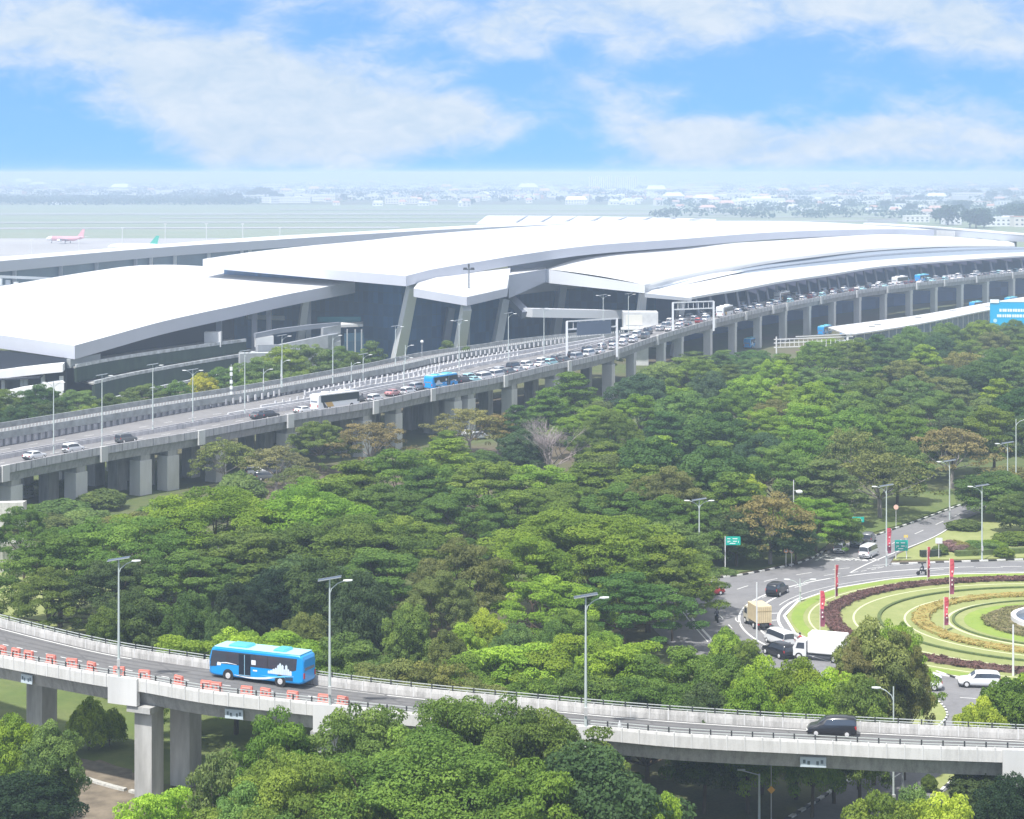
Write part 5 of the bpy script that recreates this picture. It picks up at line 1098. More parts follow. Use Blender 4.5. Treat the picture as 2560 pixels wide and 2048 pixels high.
for sg in (1, -1):
    mb = MB(); mb.box((1.15, sg * (y + .006), 1.62), (1.25, .02, 1.95)); d = mb.build('door', mat('door_dark', (.012, .02, .035), .2), bb); mb = MB(); mb.box((1.15, sg * (y + .02), .66), (1.25, .05, .06)); mb.box((1.15, sg * (y + .02), 1.62), (.06, .02, 1.9)); mb.build('door_edge', mat('door_trim', (.25, .45, .6), .4), d)
    mb = MB(); mb.box((.18, sg * (y + .012), 1.95), (.46, .02, .42)); mb.build('notice', WA, bb)
    mb = MB(); mb.box((-3.6, sg * (y + .006), .78), (.8, .02, .3)); mb.build('grille', mat('grille_dark', (.02, .06, .12), .6), bb)
p, t = at_u([a.lerp(b, .84) for a, b in zip(RN, RF)], 655)
bd = Vector((-math.cos(R(20)), math.sin(R(20)), 0)); bp_ = pz(640, 1698, 10.45); p2 = Vector((bp_.x, bp_.y + 1.0, p.z + .01))
t2 = t if t.x < 0 else -t
place(bb, (p.x, p.y, p.z + .01), t2, 1, 'bright blue bus with white swoosh and skyline livery on the curved flyover', 'bus')
# --- black people carrier on the flyover
CARS = {}
def getcar(kind, col):
    k = (kind, col)
    if k not in CARS: CARS[k] = (car(kind, col), False)
    o, used = CARS[k]
    if not used: CARS[k] = (o, True); return o
    return dup(o)
p, t = at_u([a.lerp(b, .76) for a, b in zip(RN, RF)], 2080); t2 = t if t.x < 0 else -t
place(getcar('mpv', 'black'), p, t2, 1, 'glossy black people carrier driving along the flyover at right', 'car')
# --- coach, bus and traffic on the high viaduct
ROADS = {}
def lane(off): 
    if off not in ROADS: ROADS[off] = voff(0, .01, off)
    return ROADS[off]
def onvia(o, u, off, flip, label, cat='car', group=None):
    r = at_u(lane(off), u)
    if r is None: r = at_u(lane(off), 1500)
    p, t = r; return place(o, p, t, flip, label, cat, group)
wc = bus(12., 2.5, 3.5, PAINT['white'], None)
y = 1.25 + .02
decal('livery_panel', [[(-3.3, .8), (-1.6, .8), (-2.2, 1.75), (-4.2, 1.75)]], mat('livery_ochre', (.55, .36, .12), .5), wc, off=.01)
decal('livery_arch', [[(-4.4, .7), (-3.5, .7), (-4.4, 1.75), (-4.9, 1.75)]], mat('livery_dark', (.05, .05, .06), .4), wc, off=.012)
onvia(wc, 838, 3.0, 1, 'white coach with ochre panel driving on the high viaduct', 'bus')
b2 = dup(bb); onvia(b2, 1103, 3.2, 1, 'blue city bus in the middle of the viaduct queue', 'bus')
Q = [(86,'sedan','white',4.5,1,'white sedan nearest the left edge on the high viaduct'),(183,'mpv','white',4.2,1,'white people carrier behind the leading sedan on the high viaduct'),(315,'mpv','grey',5.0,1,'dark grey car alone between lamp posts on the high viaduct'),
     (672,'suv','black',3.4,1,'black car just before the white coach on the viaduct'),(650,'sedan','grey',5.4,1,'grey sedan beside the black car before the white coach'),(760,'sedan','white',3.6,1,'white taxi sedan directly behind the white coach'),
     (938,'mpv','white',3.2,1,'white people carrier ahead of the coach on the viaduct'),(982,'sedan','pink',5.,1,'pinkish sedan between two white cars on the viaduct'),(1020,'mpv','white',3.2,1,'white people carrier right behind the blue city bus'),(1044,'suv','silver',6.,1,'silver car beside the rear of the blue city bus'),
     (895,'sedan','grey',6.4,1,'grey sedan passing the front of the white coach')]
for u, k, c, o_, fl, lb in Q: onvia(getcar(k, c), u, o_, fl, lb, 'car', 'cars on the high viaduct')
rg = random.Random(42); CW = dict(white='white', silver='silver', black='black', grey='dark grey', red='red', cyan='pale cyan', maroon='maroon', pink='pinkish'); KW = dict(sedan='sedan', mpv='people carrier', suv='off-roader', van='van')
L1 = []; u = 1160
while u < 1640: L1.append((u, rg.choice([3.0, 3.2]), rg)); u += rg.uniform(24, 34)
u = 1175
while u < 1660: L1.append((u, 6.2, rg)); u += rg.uniform(26, 42)
L1.sort(key=lambda q: q[0])
for i, (u, o_, _) in enumerate(L1):
    c = rg.choice(['white', 'white', 'white', 'silver', 'black', 'cyan', 'white', 'grey']); k = rg.choice(['mpv', 'mpv', 'sedan', 'suv', 'van']); ln = 'near lane' if o_ < 5 else 'second lane'
    onvia(getcar(k, c), u, o_, 1, f'{CW[c]} {KW[k]}, {ordn(i)} from left in the jam past the blue bus, {ln}', 'car', 'cars jammed on the viaduct bend')
L2 = []
for o_ in (3.2, 7.0, 11.):
    u = 1660 + rg.uniform(0, 20)
    while u < 2640: L2.append((u, o_)); u += rg.uniform(16, 34) * (1.3 if o_ > 4 else 1)
L2.sort(); LC = {3.2: 0, 7.0: 0, 11.: 0}
for i, (u, o_) in enumerate(L2):
    if 1785 < u < 1835 and o_ < 5: continue
    c = rg.choice(['white', 'white', 'white', 'silver', 'black', 'cyan', 'white', 'grey', 'maroon', 'red' if 1680 < u < 1760 else 'white']); k = rg.choice(['mpv', 'sedan', 'suv', 'van', 'mpv'])
    LC[o_] += 1
    ln = {3.2: 'outer lane', 7.0: 'middle lane', 11.: 'kerb lane'}[o_]
    onvia(getcar(k, c), u, o_, 1, f'{CW[c]} {KW[k]}, {ordn(LC[o_] - 1)} from left in the canopy drop-off {ln}', 'car', 'cars queuing at the terminal drop-off')
for u, o_, bus_, lb in ((1812, 3.4, wc, 'cream white coach stopped where the drop-off canopy begins'), (2305, 8.5, bb, 'blue bus waiting beneath the far end of the drop-off canopy'), (1955, 9., wc, 'white bus at the kerb under the sawtooth canopy'), (2250, 6., wc, 'white bus at the kerb in front of the far blue bus')):
    onvia(dup(bus_), u, o_, 1, lb, 'bus', 'buses at the terminal drop-off')
# buses parked under the viaduct
for i, (u, v, s_) in enumerate(((1878,858,7.55),(2062,806,7.0),(2118,808,7.0),(2148,806,6.95),(2440,755,5.9),(2528,738,5.7))):
    q = ps(u, 0, s_); q.z = 0.; o = dup(bb); o.scale = (1, 1, 1.1); p, t = at_u(NE, min(u, 2600)); place(o, Vector((q.x, q.y, .05)), t, 1, f'blue bus parked under the viaduct, {ordn(i)} from the left between the piers', 'bus', 'buses parked under the viaduct')
# --- vehicles on the roundabout road
def gcar(kind, col, u, v, deg, label, cat='car', group='cars around the roundabout', z=.05, o=None):
    o = o or getcar(kind, col); q = pz(u, v, z); o.location = q; o.rotation_euler = (0, 0, R(deg)); return tag(o, label, cat, group)
gcar('suv', 'white', 2303, 1722, 170, 'white sport utility car half hidden by the brownish tree')
gcar('suv', 'white', 2448, 1716, 172, 'white sport utility car on the open road right of the brownish tree')
gcar('suv', 'black', 1943, 1486, 62, 'black sport utility car crossing toward the slip road')
gcar('van', 'white', 2172, 1392, 62, 'white minibus on the slip road beside the green road sign')
gcar('mpv', 'white', 2100, 1380, 74, 'white people carrier waiting at the slip road mouth')
gcar('van', 'silver', 2142, 1364, 74, 'silver van behind the white people carrier on the slip road')
gcar('mpv', 'grey', 2172, 1356, 70, 'dark car in the tree shade at the slip road')
gcar('van', 'white', 1948, 1612, 112, 'white van just left of the big white lorry')
gcar('suv', 'black', 1946, 1640, 118, 'black pickup-like car right in front of the white van')
gcar('sedan', 'red', 1772, 1488, 30, 'red car glimpsed under the overhanging tree by the junction')
def truck(L_, W_, H_, boxm, cabm, lb):
    e = empty('box_truck', (0, 0, 0)); h = L_ / 2; w = W_ / 2; mb = MB(); mb.box((-.9, 0, .95 + (H_ - .95) / 2), (L_ - 2.1, W_, H_ - .95)); bm = mb.build('cargo_box', boxm, e); bv = bm.modifiers.new('bevel', 'BEVEL'); bv.width = .12 if lb else .05; bv.segments = 2
    mb = MB(); x0 = h - 1.75; mb.loft([[(x0, sg * w * .94, zz) for sg, zz in ((-1, .5), (1, .5), (1, 2.3), (-1, 2.3))], [(h - .6, sg * w * .94, zz) for sg, zz in ((-1, .5), (1, .5), (1, 2.3), (-1, 2.3))], [(h - .1, sg * w * .9, zz) for sg, zz in ((-1, .5), (1, .5), (1, 1.4), (-1, 1.4))], [(h, sg * w * .88, zz) for sg, zz in ((-1, .5), (1, .5), (1, 1.1), (-1, 1.1))]])
    cb = mb.build('cab', cabm, e); mb = MB(); mb.add([(h - .56, -w * .8, 2.2), (h - .56, w * .8, 2.2), (h - .07, w * .8, 1.45), (h - .07, -w * .8, 1.45)], [(0, 1, 2, 3)]); mb.build('windscreen', GLASSC, e)
    for sg in (-1, 1):
        mb = MB(); mb.add([(h - 1.55, sg * w * .955, 1.4), (h - .5, sg * w * .955, 1.4), (h - .75, sg * w * .955, 2.1), (h - 1.55, sg * w * .955, 2.1)], [(0, 1, 2, 3)]); mb.build('side_window', GLASSC, e)
        mb = MB(); mb.box((-h - .02 + .15, sg * w * .8, .8), (.1, .25, .15)); mb.build('tail_light', LIGHTR, e); mb = MB(); mb.box((h - .0, sg * w * .7, .8), (.1, .3, .2)); mb.build('headlight', LIGHTW, e)
    mb = MB(); mb.box((-.3, 0, .72), (L_ - .7, .9, .3)); mb.build('chassis', DSTEEL, e); mb = MB()
    for k in range(1, 7): mb.box((-h + .1, -w + k * W_ / 7, .95 + (H_ - .95) / 2), (.03, .03, H_ - 1.2)); 
    mb.box((-h + .13, 0, H_ * .8), (.04, W_ * .98, .07)); mb.build('door_rib', mat('rib_brown', (.45, .36, .22), .6), e)
    wheels(e, (-h + 1.5, h - .9), w, .45, .3, 16); return e
tk = truck(5.6, 2.0, 3.1, mat('cream_box', (.66, .55, .36), .6, var=.1, scale=2), mat('cab_cream', (.60, .56, .45), .4), 0)
gcar(0, 0, 1893, 1566, 103, 'cream box lorry seen from behind on the roundabout approach', 'lorry', 'lorries', o=tk)
tk = truck(6.6, 2.25, 3.3, mat('lorry_white', (.80, .80, .80), .5), PAINT['white'], 1)
gcar(0, 0, 2052, 1650, 158, 'bright white box lorry partly behind the brownish tree', 'lorry', 'lorries', o=tk)
# riders
def rider(col, lb, u=0, v=0, deg=0, loc=None, grp='motorcycles', tdir=None):
    e = empty('motorcycle', (0, 0, 0)); mb = MB(); mb.beam((-.5, 0, .62), (.35, 0, .72), .24, .26); mb.beam((.3, 0, .72), (.55, 0, .35), .12, .16); mb.beam((.38, 0, .72), (.3, 0, 1.0), .06, .08); mb.beam((.3, -.3, 1.0), (.3, .3, 1.0), .04, .04); mb.beam((-.75, 0, .7), (-.3, 0, .72), .26, .1); mb.build('frame', mat('bike_dark', (.03, .03, .035), .4), e)
    for x in (-.58, .6): mb = MB(); mb.tube((x, -.06, .28), (x, .06, .28), .28, .28, 14); mb.build('wheel', RUBBER, e)
    mb = MB(); mb.box((.5, 0, .78), (.1, .16, .14)); mb.build('headlight', LIGHTW, e)
    # one skinned body with helmet and jacket as children
    me = bpy.data.meshes.new('person'); V = [(-.22,0,.80),(-.15,0,1.05),(-.05,0,1.32),(-.02,0,1.45),(.02,0,1.60),(-.05,.19,1.32),(.14,.26,1.12),(.30,.26,1.03),(-.05,-.19,1.32),(.14,-.26,1.12),(.30,-.26,1.03),(-.15,.12,.80),(.22,.17,.72),(.08,.16,.36),(.2,.16,.32),(-.15,-.12,.80),(.22,-.17,.72),(.08,-.16,.36),(.2,-.16,.32)]
    E_ = [(0,1),(1,2),(2,3),(3,4),(2,5),(5,6),(6,7),(2,8),(8,9),(9,10),(0,11),(11,12),(12,13),(13,14),(0,15),(15,16),(16,17),(17,18)]; Rr = [.14,.13,.15,.06,.10,.075,.05,.04,.075,.05,.04,.1,.075,.05,.045,.1,.075,.05,.045]
    me.from_pydata(V, E_, []); me.materials.append(mat('clothes_' + col, dict(dark=(.04,.045,.06), white=(.6,.6,.6), red=(.4,.05,.05))[col], .8)); po = bpy.data.objects.new('person', me); SC.collection.objects.link(po)
    po.modifiers.new('skin', 'SKIN')
    for i, r_ in enumerate(Rr): me.skin_vertices[0].data[i].radius = (r_, r_)
    me.skin_vertices[0].data[0].use_root = True; sm = po.modifiers.new('sub', 'SUBSURF'); sm.levels = 1; sm.render_levels = 1
    mb = MB(); mb.ball((0, 0, 0), .155, 8, sq=(1.1, .95, 1)); hm = mb.build('helmet', mat('helmet_' + col, (.5, .5, .5) if col == 'white' else (.05, .05, .06), .2), po, (.02, 0, 1.66), smooth=True); mb = MB(); mb.box((.14, 0, 0), (.05, .2, .09)); mb.build('visor', GLASSC, hm)
    q = loc if loc is not None else pz(u, v, .05); rz = R(deg) if tdir is None else math.atan2(tdir.y, tdir.x)
    e.location = q; e.rotation_euler = (0, 0, rz); po.location = q; po.rotation_euler = (0, 0, rz); tag(e, 'motorcycle ' + lb, 'motorcycle', grp); tag(po, 'person in ' + col + ' riding ' + lb, 'person', 'motorcycle riders')
rider('dark', 'alone on the open road left of the cream lorry', 1792, 1555, 95); rider('dark', 'passing the red banner on the north side of the roundabout', 2306, 1438, 175); rider('red', 'beside the white van near the lorries', 2000, 1618, 110)
for i, (u, o_) in enumerate(((1395, 7.8), (1428, 4.6), (1476, 7.6), (1503, 5.0), (1700, 5.0))):
    r = at_u(lane(o_), u)
    if r: rider(['white', 'dark', 'white', 'white', 'red'][i], f'weaving through the viaduct jam, {ORD[i]} from the left', loc=r[0], tdir=r[1], grp='motorcycles in the jam')
# parked cars under the trees by the viaduct
for i, (u, v, k, c) in enumerate(((640,1188,'mpv','white'),(690,1190,'sedan','black'),(665,1200,'mpv','grey'),(1172,1090,'sedan','white'),(1200,1098,'mpv','silver'),(560,1378,'mpv','white'),(600,1392,'sedan','silver'))):
    gcar(k, c, u, v, 25, f'{CW[c]} {KW[k]} half hidden under trees, {ORD[i]} from left of the shaded ones', group='cars parked in tree shade', z=.02)
for k, (o, used) in list(CARS.items()):
    if not used: kill(o)
# ------------------------------------------------------------------ lamps, signs, banners, barriers
LPOLE = mat('lamp_pole_paint', (.50, .56, .55), .5); SOLAR = mat('solar_panel', (.035, .05, .07), .15)
def lamp(base, h, yaw, arms, label, group, panel=True, bracket=1.35, cat='street lamp', thin=.09):
    e = empty('street_lamp', base, yaw, label, cat, group); mb = MB(); mb.tube((0, 0, -.1), (0, 0, h), thin * 1.5, thin * .75, 8); mb.build('pole', LPOLE, e)
    mb = MB(); mb.box((0, -.16, 1.9), (.28, .2, .7)); mb.build('control_box', mat('box_grey', (.5, .5, .5), .6), e)
    if panel:
        mb = MB(); T = Matrix.Rotation(R(-9), 3, 'Y'); mb.box((0, 0, h + .1), (2.05, .7, .06), mtx=T); o = mb.build('solar_panel', SOLAR, e); mb = MB()
        for sy in (-1, 1): mb.box(tuple(T @ Vector((0, sy * .39, 0)) + Vector((0, 0, h + .1))), (2.09, .04, .08), mtx=T)
        mb.build('panel_frame', STEEL, o)
    for sg in arms:
        mb = MB(); P = [Vector((0, 0, h - 1.3)), Vector((sg * .18, 0, h - .8)), Vector((sg * .7, 0, h - .35)), Vector((sg * bracket, 0, h - .1))]
        for a, b in zip(P, P[1:]): mb.tube(a, b, .05, .045, 6)
        o = mb.build('arm', LPOLE, e); mb = MB(); mb.loft([rbox_ring(sg * (bracket - .15), .1, h - .16, h - .04, .04), rbox_ring(sg * (bracket + .2), .19, h - .19, h - .02, .05), rbox_ring(sg * (bracket + .65), .12, h - .14, h - .02, .04)]); mb.build('luminaire', mat('luminaire_pale', (.72, .74, .74), .4), o)
    return e
for i, (u, vt) in enumerate(((304, 1400), (829, 1449), (1466, 1492))):
    p, t = at_u(RN, u); n = Vector((-t.y, t.x, 0)); q = p - n * .45; s = F / q.y; h = H - (vt - V0) / s - (q.z + .2)
    lamp((q.x, q.y, q.z + .2), h, .05, (1,), f'tall solar street lamp on the flyover near parapet, {ORD[i]} from the left', 'lamps along the flyover')
q, t = at_u(RF, 2260); q2 = Vector((q.x, q.y + 5, 0)); lamp((q2.x, q2.y, 0), 11.9, 0, (-1,), 'slim lamp post with a thin arm rising behind the flyover beside the brownish tree', 'lamps around the roundabout', panel=False, bracket=1.3, thin=.075)
VL = [(134,955,5.8),(255,938,5.4),(382,912,9.4),(482,925,9.6),(612,878,9.6),(1010,905,9),(1148,800,12),(1271,783,9.8),(1360,772,9.8),(1508,738,10.2),(1571,735,10.2)]
for i, (u, vt, o_) in enumerate(VL):
    r = at_u(lane(o_), u)
    if r is None: continue
    q, t = r; s = F / q.y; h = max(7, min(13, H - (vt - V0) / s - q.z)); lamp(q, h, 0, (1,) if i % 3 else (1, -1), f'lamp with dark panel standing on the viaduct median, {ORD[i]} from the left', 'lamps along the viaduct')
for i, (u, vt, vb) in enumerate(((697, 851, 975), (695, 912, 968), (826, 849, 965), (873, 918, 960), (903, 898, 958), (650, 935, 985), (985, 826, 915), (1010, 873, 915))):
    s = (vb - V0) / 45.3; q = ps(u, vb, s); h = (vb - vt) / s; lamp(Vector((q.x, q.y + 6, q.z)), h + .5, 0, (1,), f'slender lamp on the upper ramp before the trees, {ORD[i]} of these', 'lamps along the upper ramp', panel=i % 2 == 0)
q = ps(1172, 885, 9.0); e = empty('light_mast', (q.x, q.y, 0), 0, 'tallest lighting mast with a cross-shaped head in front of the central roof', 'light mast'); top = H - (668 - V0) / 9.0
mb = MB(); mb.tube((0, 0, 0), (0, 0, top), .35, .22, 8); mb.build('pole', mat('mast_grey', (.22, .24, .27), .6), e); mb = MB(); mb.box((0, 0, top - .6), (3.2, .4, .35)); mb.box((0, 0, top + .3), (.5, .4, 1.2)); mb.box((-1.0, 0, top - .3), (1.0, .5, .35)); mb.box((1.0, 0, top - .3), (1., .5, .35)); mb.build('lamp_head', DSTEEL, e)
q, t = at_u(FL, 578); e = empty('camera_mast', (q.x, q.y, q.z), 0, 'camera mast with stacked white boxes by the upper ramp', 'camera mast'); mb = MB(); mb.tube((0, 0, 0), (0, 0, 7.2), .12, .08, 8); mb.build('pole', STEEL, e)
for z in (1.2, 2.4, 3.6, 5.2, 6.3): mb = MB(); mb.box((0, 0, z), (.55, .4, .7)); mb.build('equipment_box', mat('luminaire_pale', (1,1,1)), e)
q, t = at_u(FL, 1055); e = empty('camera_mast', (q.x, q.y, q.z), 0, 'short camera post with a white globe by the split ramp', 'camera mast'); mb = MB(); mb.tube((0, 0, 0), (0, 0, 5.2), .1, .07, 8); mb.build('pole', STEEL, e); mb = MB(); mb.ball((0, 0, 5.4), .4); mb.build('camera_dome', mat('luminaire_pale', (1,1,1)), e)
# lamps around the roundabout
for i, (u, vt, vb, arms) in enumerate(((1748,1250,1448,(1,-1)),(2216,1215,1416,(-1,)),(2374,1153,1300,(-1,)),(2455,1215,1403,(-1,)),(2519,1108,1290,(-1,)),(2540,1048,1260,(1,)),(2000,1447,1508,(1,-1)),(1302,1248,1340,(1,-1)),(1680,1320,1360,(1,)))):
    q = pg(u, vb); s = F / q.y; lamp(q, (vb - vt) / s, 0, arms, f'street lamp {ORD[i]} listed: ' + ['at the left edge of the junction','beside the slip road mouth','beyond the slip road bend','behind the hedge north of the roundabout','in the trees at far right','at the farthest right tree gap','short T-shaped one on the road','peeking out of the crowns mid picture','just left of the junction behind trees'][i], 'lamps around the roundabout', panel=i in (0, 1, 2, 3, 4), bracket=1.5)
for o in [x for x in bpy.data.objects if x.get('label', '').find(' listed: ') > 0]: o['label'] = 'street lamp ' + o['label'].split(' listed: ')[1]
def post(name, u, vb, vt, r, label, cat, m=WALLW, extra=None, z=.0):
    q = pz(u, vb, z); s = F / q.y; h = (vb - vt) / s; e = empty(name, q, 0, label, cat); mb = MB(); mb.tube((0, 0, -.1), (0, 0, h), r * 1.1, r * .8, 8); mb.build('pole', m, e); return e, h, s
post('flag_pole', 1892, 1668, 1456, .10, 'tall bare white pole standing in front of the cream lorry', 'pole'); post('flag_pole', 2533, 1694, 1562, .12, 'plain pale post on the roundabout lawn near the right edge', 'pole'); post('marker_post', 2257, 1972, 1930, .12, 'short grey post on the underpass road below the flyover', 'post', STEEL)
e, h, s = post('dome_lamp', 1984, 1345, 1200, .09, 'thin pole with a white dome lamp over the rusty tree', 'lamp'); mb = MB(); mb.ball((.9, 0, h - 1.9), .55, 8, sq=(1, 1, .6)); mb.beam((0, 0, h - 1.7), (.9, 0, h - 1.7), .06, .06); mb.build('dome', mat('luminaire_pale', (1,1,1)), e)
e, h, s = post('street_lamp', 1898, 2062, 1935, .11, 'lamp with one short arm under the flyover beside the dark trunks', 'street lamp', LPOLE); mb = MB(); mb.beam((0, 0, h - .1), (-1.7, 0, h + .35), .08, .08); mb.box((-1.6, 0, h + .36), (.7, .25, .12)); mb.build('arm', LPOLE, e)
e, h, s = post('road_sign', 1928, 2070, 1915, .05, 'thin sign post with an orange diamond below the flyover', 'road sign', STEEL); mb = MB(); k = Matrix.Rotation(R(45), 3, 'Y'); mb.box((0, -.06, h - 2.1), (.5, .03, .5), mtx=k); mb.build('sign_plate', mat('sign_orange', (.62, .32, .04), .5), e)
for i, (u, c) in enumerate(((1965, (.78, .36, .16)), (1979, (.8, .5, .4)))):
    e, h, s = post('road_sign', u, 1418, 1372, .05, f'small round {"orange" if i == 0 else "white and red"} sign on the verge left of the slip road', 'road sign'); mb = MB(); mb.tube((0, -.08, h - .3), (0, -.04, h - .3), .34, .34, 16); mb.build('sign_plate', mat(f'sign_round_{i}', c, .5), e); mb = MB(); mb.tube((0, -.1, h - .3), (0, -.085, h - .3), .2, .2, 12); mb.build('sign_face', WALLW, e)
SG = mat('sign_green', (.0, .42, .33), .45); SW = mat('sign_white_mark', (.78, .80, .80), .5)
def gsign(u, vb, vt, w, hh, posts, label, off=0., arrows=True):
    q = pg(u, vb); s = F / q.y; h = (vb - vt) / s; e = empty('road_sign', q, 0, label, 'road sign', 'green road signs'); mb = MB()
    for x in posts: mb = MB(); mb.tube((x, 0, -.1), (x, 0, h if off else h - hh * .5), .07, .07, 8); mb.build('post', WALLW, e)
    mb = MB(); mb.box((off, -.1, h - hh / 2), (w, .06, hh)); p_ = mb.build('sign_panel', SG, e); mb = MB(); y_ = -.14
    for k, (x0, z0, ww) in enumerate(((-.30, .24, .26), (.12, .24, .42), (-.30, -.06, .26), (.12, -.06, .34), (-.05, -.3, .5))): mb.box((off + x0 * w, y_, h - hh / 2 + z0 * hh), (ww * w * .8, .02, hh * .09))
    for sx in (-1, 1): mb.beam((off + sx * w * .36, y_, h - hh * .75), (off + sx * w * .36, y_, h - hh * .5), .08, .02)
    mb.build('sign_lettering', SW, p_); return e
gsign(1813, 1434, 1341, 2.1, 1.25, (0,), 'green direction sign on one pole left of the junction', off=1.15); gsign(2253, 1400, 1350, 1.95, 1.6, (-.8, .8), 'green direction sign on two posts beside the slip road')
gsign(2130, 1345, 1292, 2.6, .85, (0,), 'green sign half buried in foliage above the slip road', off=.6)
e, h, s = post('road_sign', 2347, 1398, 1345, .05, 'white rectangular sign before the pink shrubs', 'road sign'); mb = MB(); mb.box((0, -.06, h - .4), (1.05, .05, .85)); mb.build('sign_plate', WALLW, e)
e, h, s = post('road_sign', 2265, 1385, 1338, .04, 'small yellow sign peeping above the green direction sign', 'road sign'); mb = MB(); mb.box((0, .1, h - .2), (.6, .04, .4)); mb.build('sign_plate', mat('sign_yellow', (.75, .55, .1), .5), e)
e, h, s = post('road_sign', 2240, 1322, 1268, .04, 'little round sign on the verge beyond the slip road kerb', 'road sign'); mb = MB(); mb.tube((0, -.06, h), (0, -.02, h), .4, .4, 16); mb.build('sign_plate', mat('sign_round_1', (1,1,1)), e)
# banners
BR = mat('banner_red', (.60, .09, .13), .7); BD = mat('banner_dark_red', (.24, .06, .11), .7)
for i, (u, vb, vt, w) in enumerate(((2050,1585,1476,.6),(2088,1508,1412,.6),(2217,1396,1320,.7),(2318,1460,1367,.55),(2374,1504,1396,.6),(2360,1578,1492,.6))):
    q = pz(u, vb, .2 if i != 2 else .15); s = F / q.y; h = (vb - vt) / s; e = empty('banner', q, R((-12, 40, 10, 35, -5, 5)[i]), ['red banner leftmost on the roundabout lawn by the white lorry', 'narrow dark red banner second along the roundabout kerb', 'red banner beside the slip road and green sign', 'thin red banner just right of the motorcycle', 'tall bright red banner at the back of the roundabout', 'red banner with white lettering in the middle of the lawn'][i], 'banner', 'red banners around the roundabout')
    mb = MB(); mb.tube((0, 0, 0), (0, 0, h), .05, .04, 6); mb.build('pole', mat('pole_cream', (.75, .70, .62), .6), e)
    mb = MB(); nz = 10; mb.loft([[(.05, -.015, h * (.17 + .82 * k / nz)), (.05 + w * (.85 + .15 * math.sin(k)), -.015 + .12 * math.sin(k * 1.1), h * (.17 + .82 * k / nz)), (.05 + w * (.85 + .15 * math.sin(k)), .015 + .12 * math.sin(k * 1.1), h * (.17 + .82 * k / nz)), (.05, .015, h * (.17 + .82 * k / nz))] for k in range(nz + 1)])
    o = mb.build('cloth', [BR, BD], e)
    for j, pl in enumerate(o.data.polygons): pl.material_index = 1 if (pl.center.z < h * (.55 if i in (0, 4) else .45)) else 0
    mb = MB()
    for k in (2, 3, 5): mb.box((.05 + w * .45, -.15, h * (.2 + .1 * k)), (w * .3, .02, h * .035))
    mb.build('banner_mark', mat('banner_white', (.75, .70, .72), .7), o)
# orange plastic barriers on the flyover, each with a slot
ORG = mat('barrier_orange', (.72, .22, .17), .65, var=.2, scale=2.); OFD = mat('barrier_orange_pale', (.78, .45, .40), .6)
def barrier():
    e = empty('plastic_barrier', (0, 0, 0)); mb = MB()
    mb.loft([[(-.62, -.26, 0), (.62, -.26, 0), (.62, .26, 0), (-.62, .26, 0)], [(-.62, -.26, .18), (.62, -.26, .18), (.62, .26, .18), (-.62, .26, .18)], [(-.56, -.14, .32), (.56, -.14, .32), (.56, .14, .32), (-.56, .14, .32)]])
    for x in (-.48, 0, .48): mb.box((x, 0, .52), (.18, .22, .42))
    mb.loft([[(-.58, -.12, .72), (.58, -.12, .72), (.58, .12, .72), (-.58, .12, .72)], [(-.54, -.09, .98), (.54, -.09, .98), (.54, .09, .98), (-.54, .09, .98)]]); mb.build('body', ORG, e); mb = MB(); mb.box((0, -.14, .82), (.8, .03, .1)); mb.build('reflector', OFD, e); return e
br = barrier(); BU = [(8,0),(40,0),(72,1),(128,0),(180,0),(229,1),(298,0),(361,0),(447,0),(516,0),(540,0),(617,0),(664,1),(732,0),(810,0),(857,0),(-30,0)]
for i, (u, pk) in enumerate(sorted(BU)):
    o = br if i == 0 else dup(br); r = at_u(offs(RN, 2.1), u); p, t = r; o.location = p + Vector((0, 0, .01)); o.rotation_euler = (0, 0, math.atan2(t.y, t.x) + random.uniform(-.35, .35)); tag(o, f'orange plastic road barrier on the flyover edge, {ORD[i]} from the left', 'barrier', 'orange barriers along the flyover')
p, t = at_u(offs(RN, 1.0), 1549); e = empty('marker_post', p, 0, 'small white pointed marker post on the flyover beside the overhanging crown', 'post'); mb = MB(); mb.tube((0, 0, 0), (0, 0, .75), .24, .16, 8); mb.tube((0, 0, .75), (0, 0, 1.15), .16, .03, 8); mb.build('body', mat('annex_white', (1,1,1)), e)
# gantries over the viaduct
def gantry(u0, u1, v0, v1, s0, s1, zb, label, panel):
    a, b = ps(u0, v0, s0), ps(u1, v1, s1); e = empty('sign_gantry', (a.x, a.y, 0), 0, label, 'sign gantry', 'gantries over the viaduct'); A_ = Vector((0, 0, 0)); B_ = Vector((b.x - a.x, b.y - a.y, 0)); zt = max(a.z, b.z)
    for q in (A_, B_): mb = MB(); mb.beam(q + Vector((0, 0, zb)), q + Vector((0, 0, zt)), .55, .55); mb.build('post', mat('gantry_white', (.70, .72, .76), .5), e)
    mb = MB(); 
    for dz in (0, -2.0): mb.beam(A_ + Vector((0, 0, zt + dz)), B_ + Vector((0, 0, zt + dz)), .3, .35)
    for k in range(9): c = A_.lerp(B_, k / 8); mb.beam(c + Vector((0, 0, zt)), c + Vector((0, 0, zt - 2)), .14, .14)
    mb.build('truss', mat('gantry_white', (1,1,1)), e)
    if panel: mb = MB(); c0, c1 = A_.lerp(B_, .2), A_.lerp(B_, .88); mb.beam(c0 + Vector((0, -.4, zt - 2.0)), c1 + Vector((0, -.4, zt - 2.0)), .15, 3.3); mb.build('sign_panel', mat('gantry_panel', (.10, .13, .20), .4), e)
gantry(1417, 1542, 804, 806, 10.0, 9.8, 11, 'sign gantry with a dark panel before the leaning columns', True); gantry(1682, 1784, 757, 759, 8.7, 8.6, 12, 'slim sign gantry where the drop-off canopy begins', False)
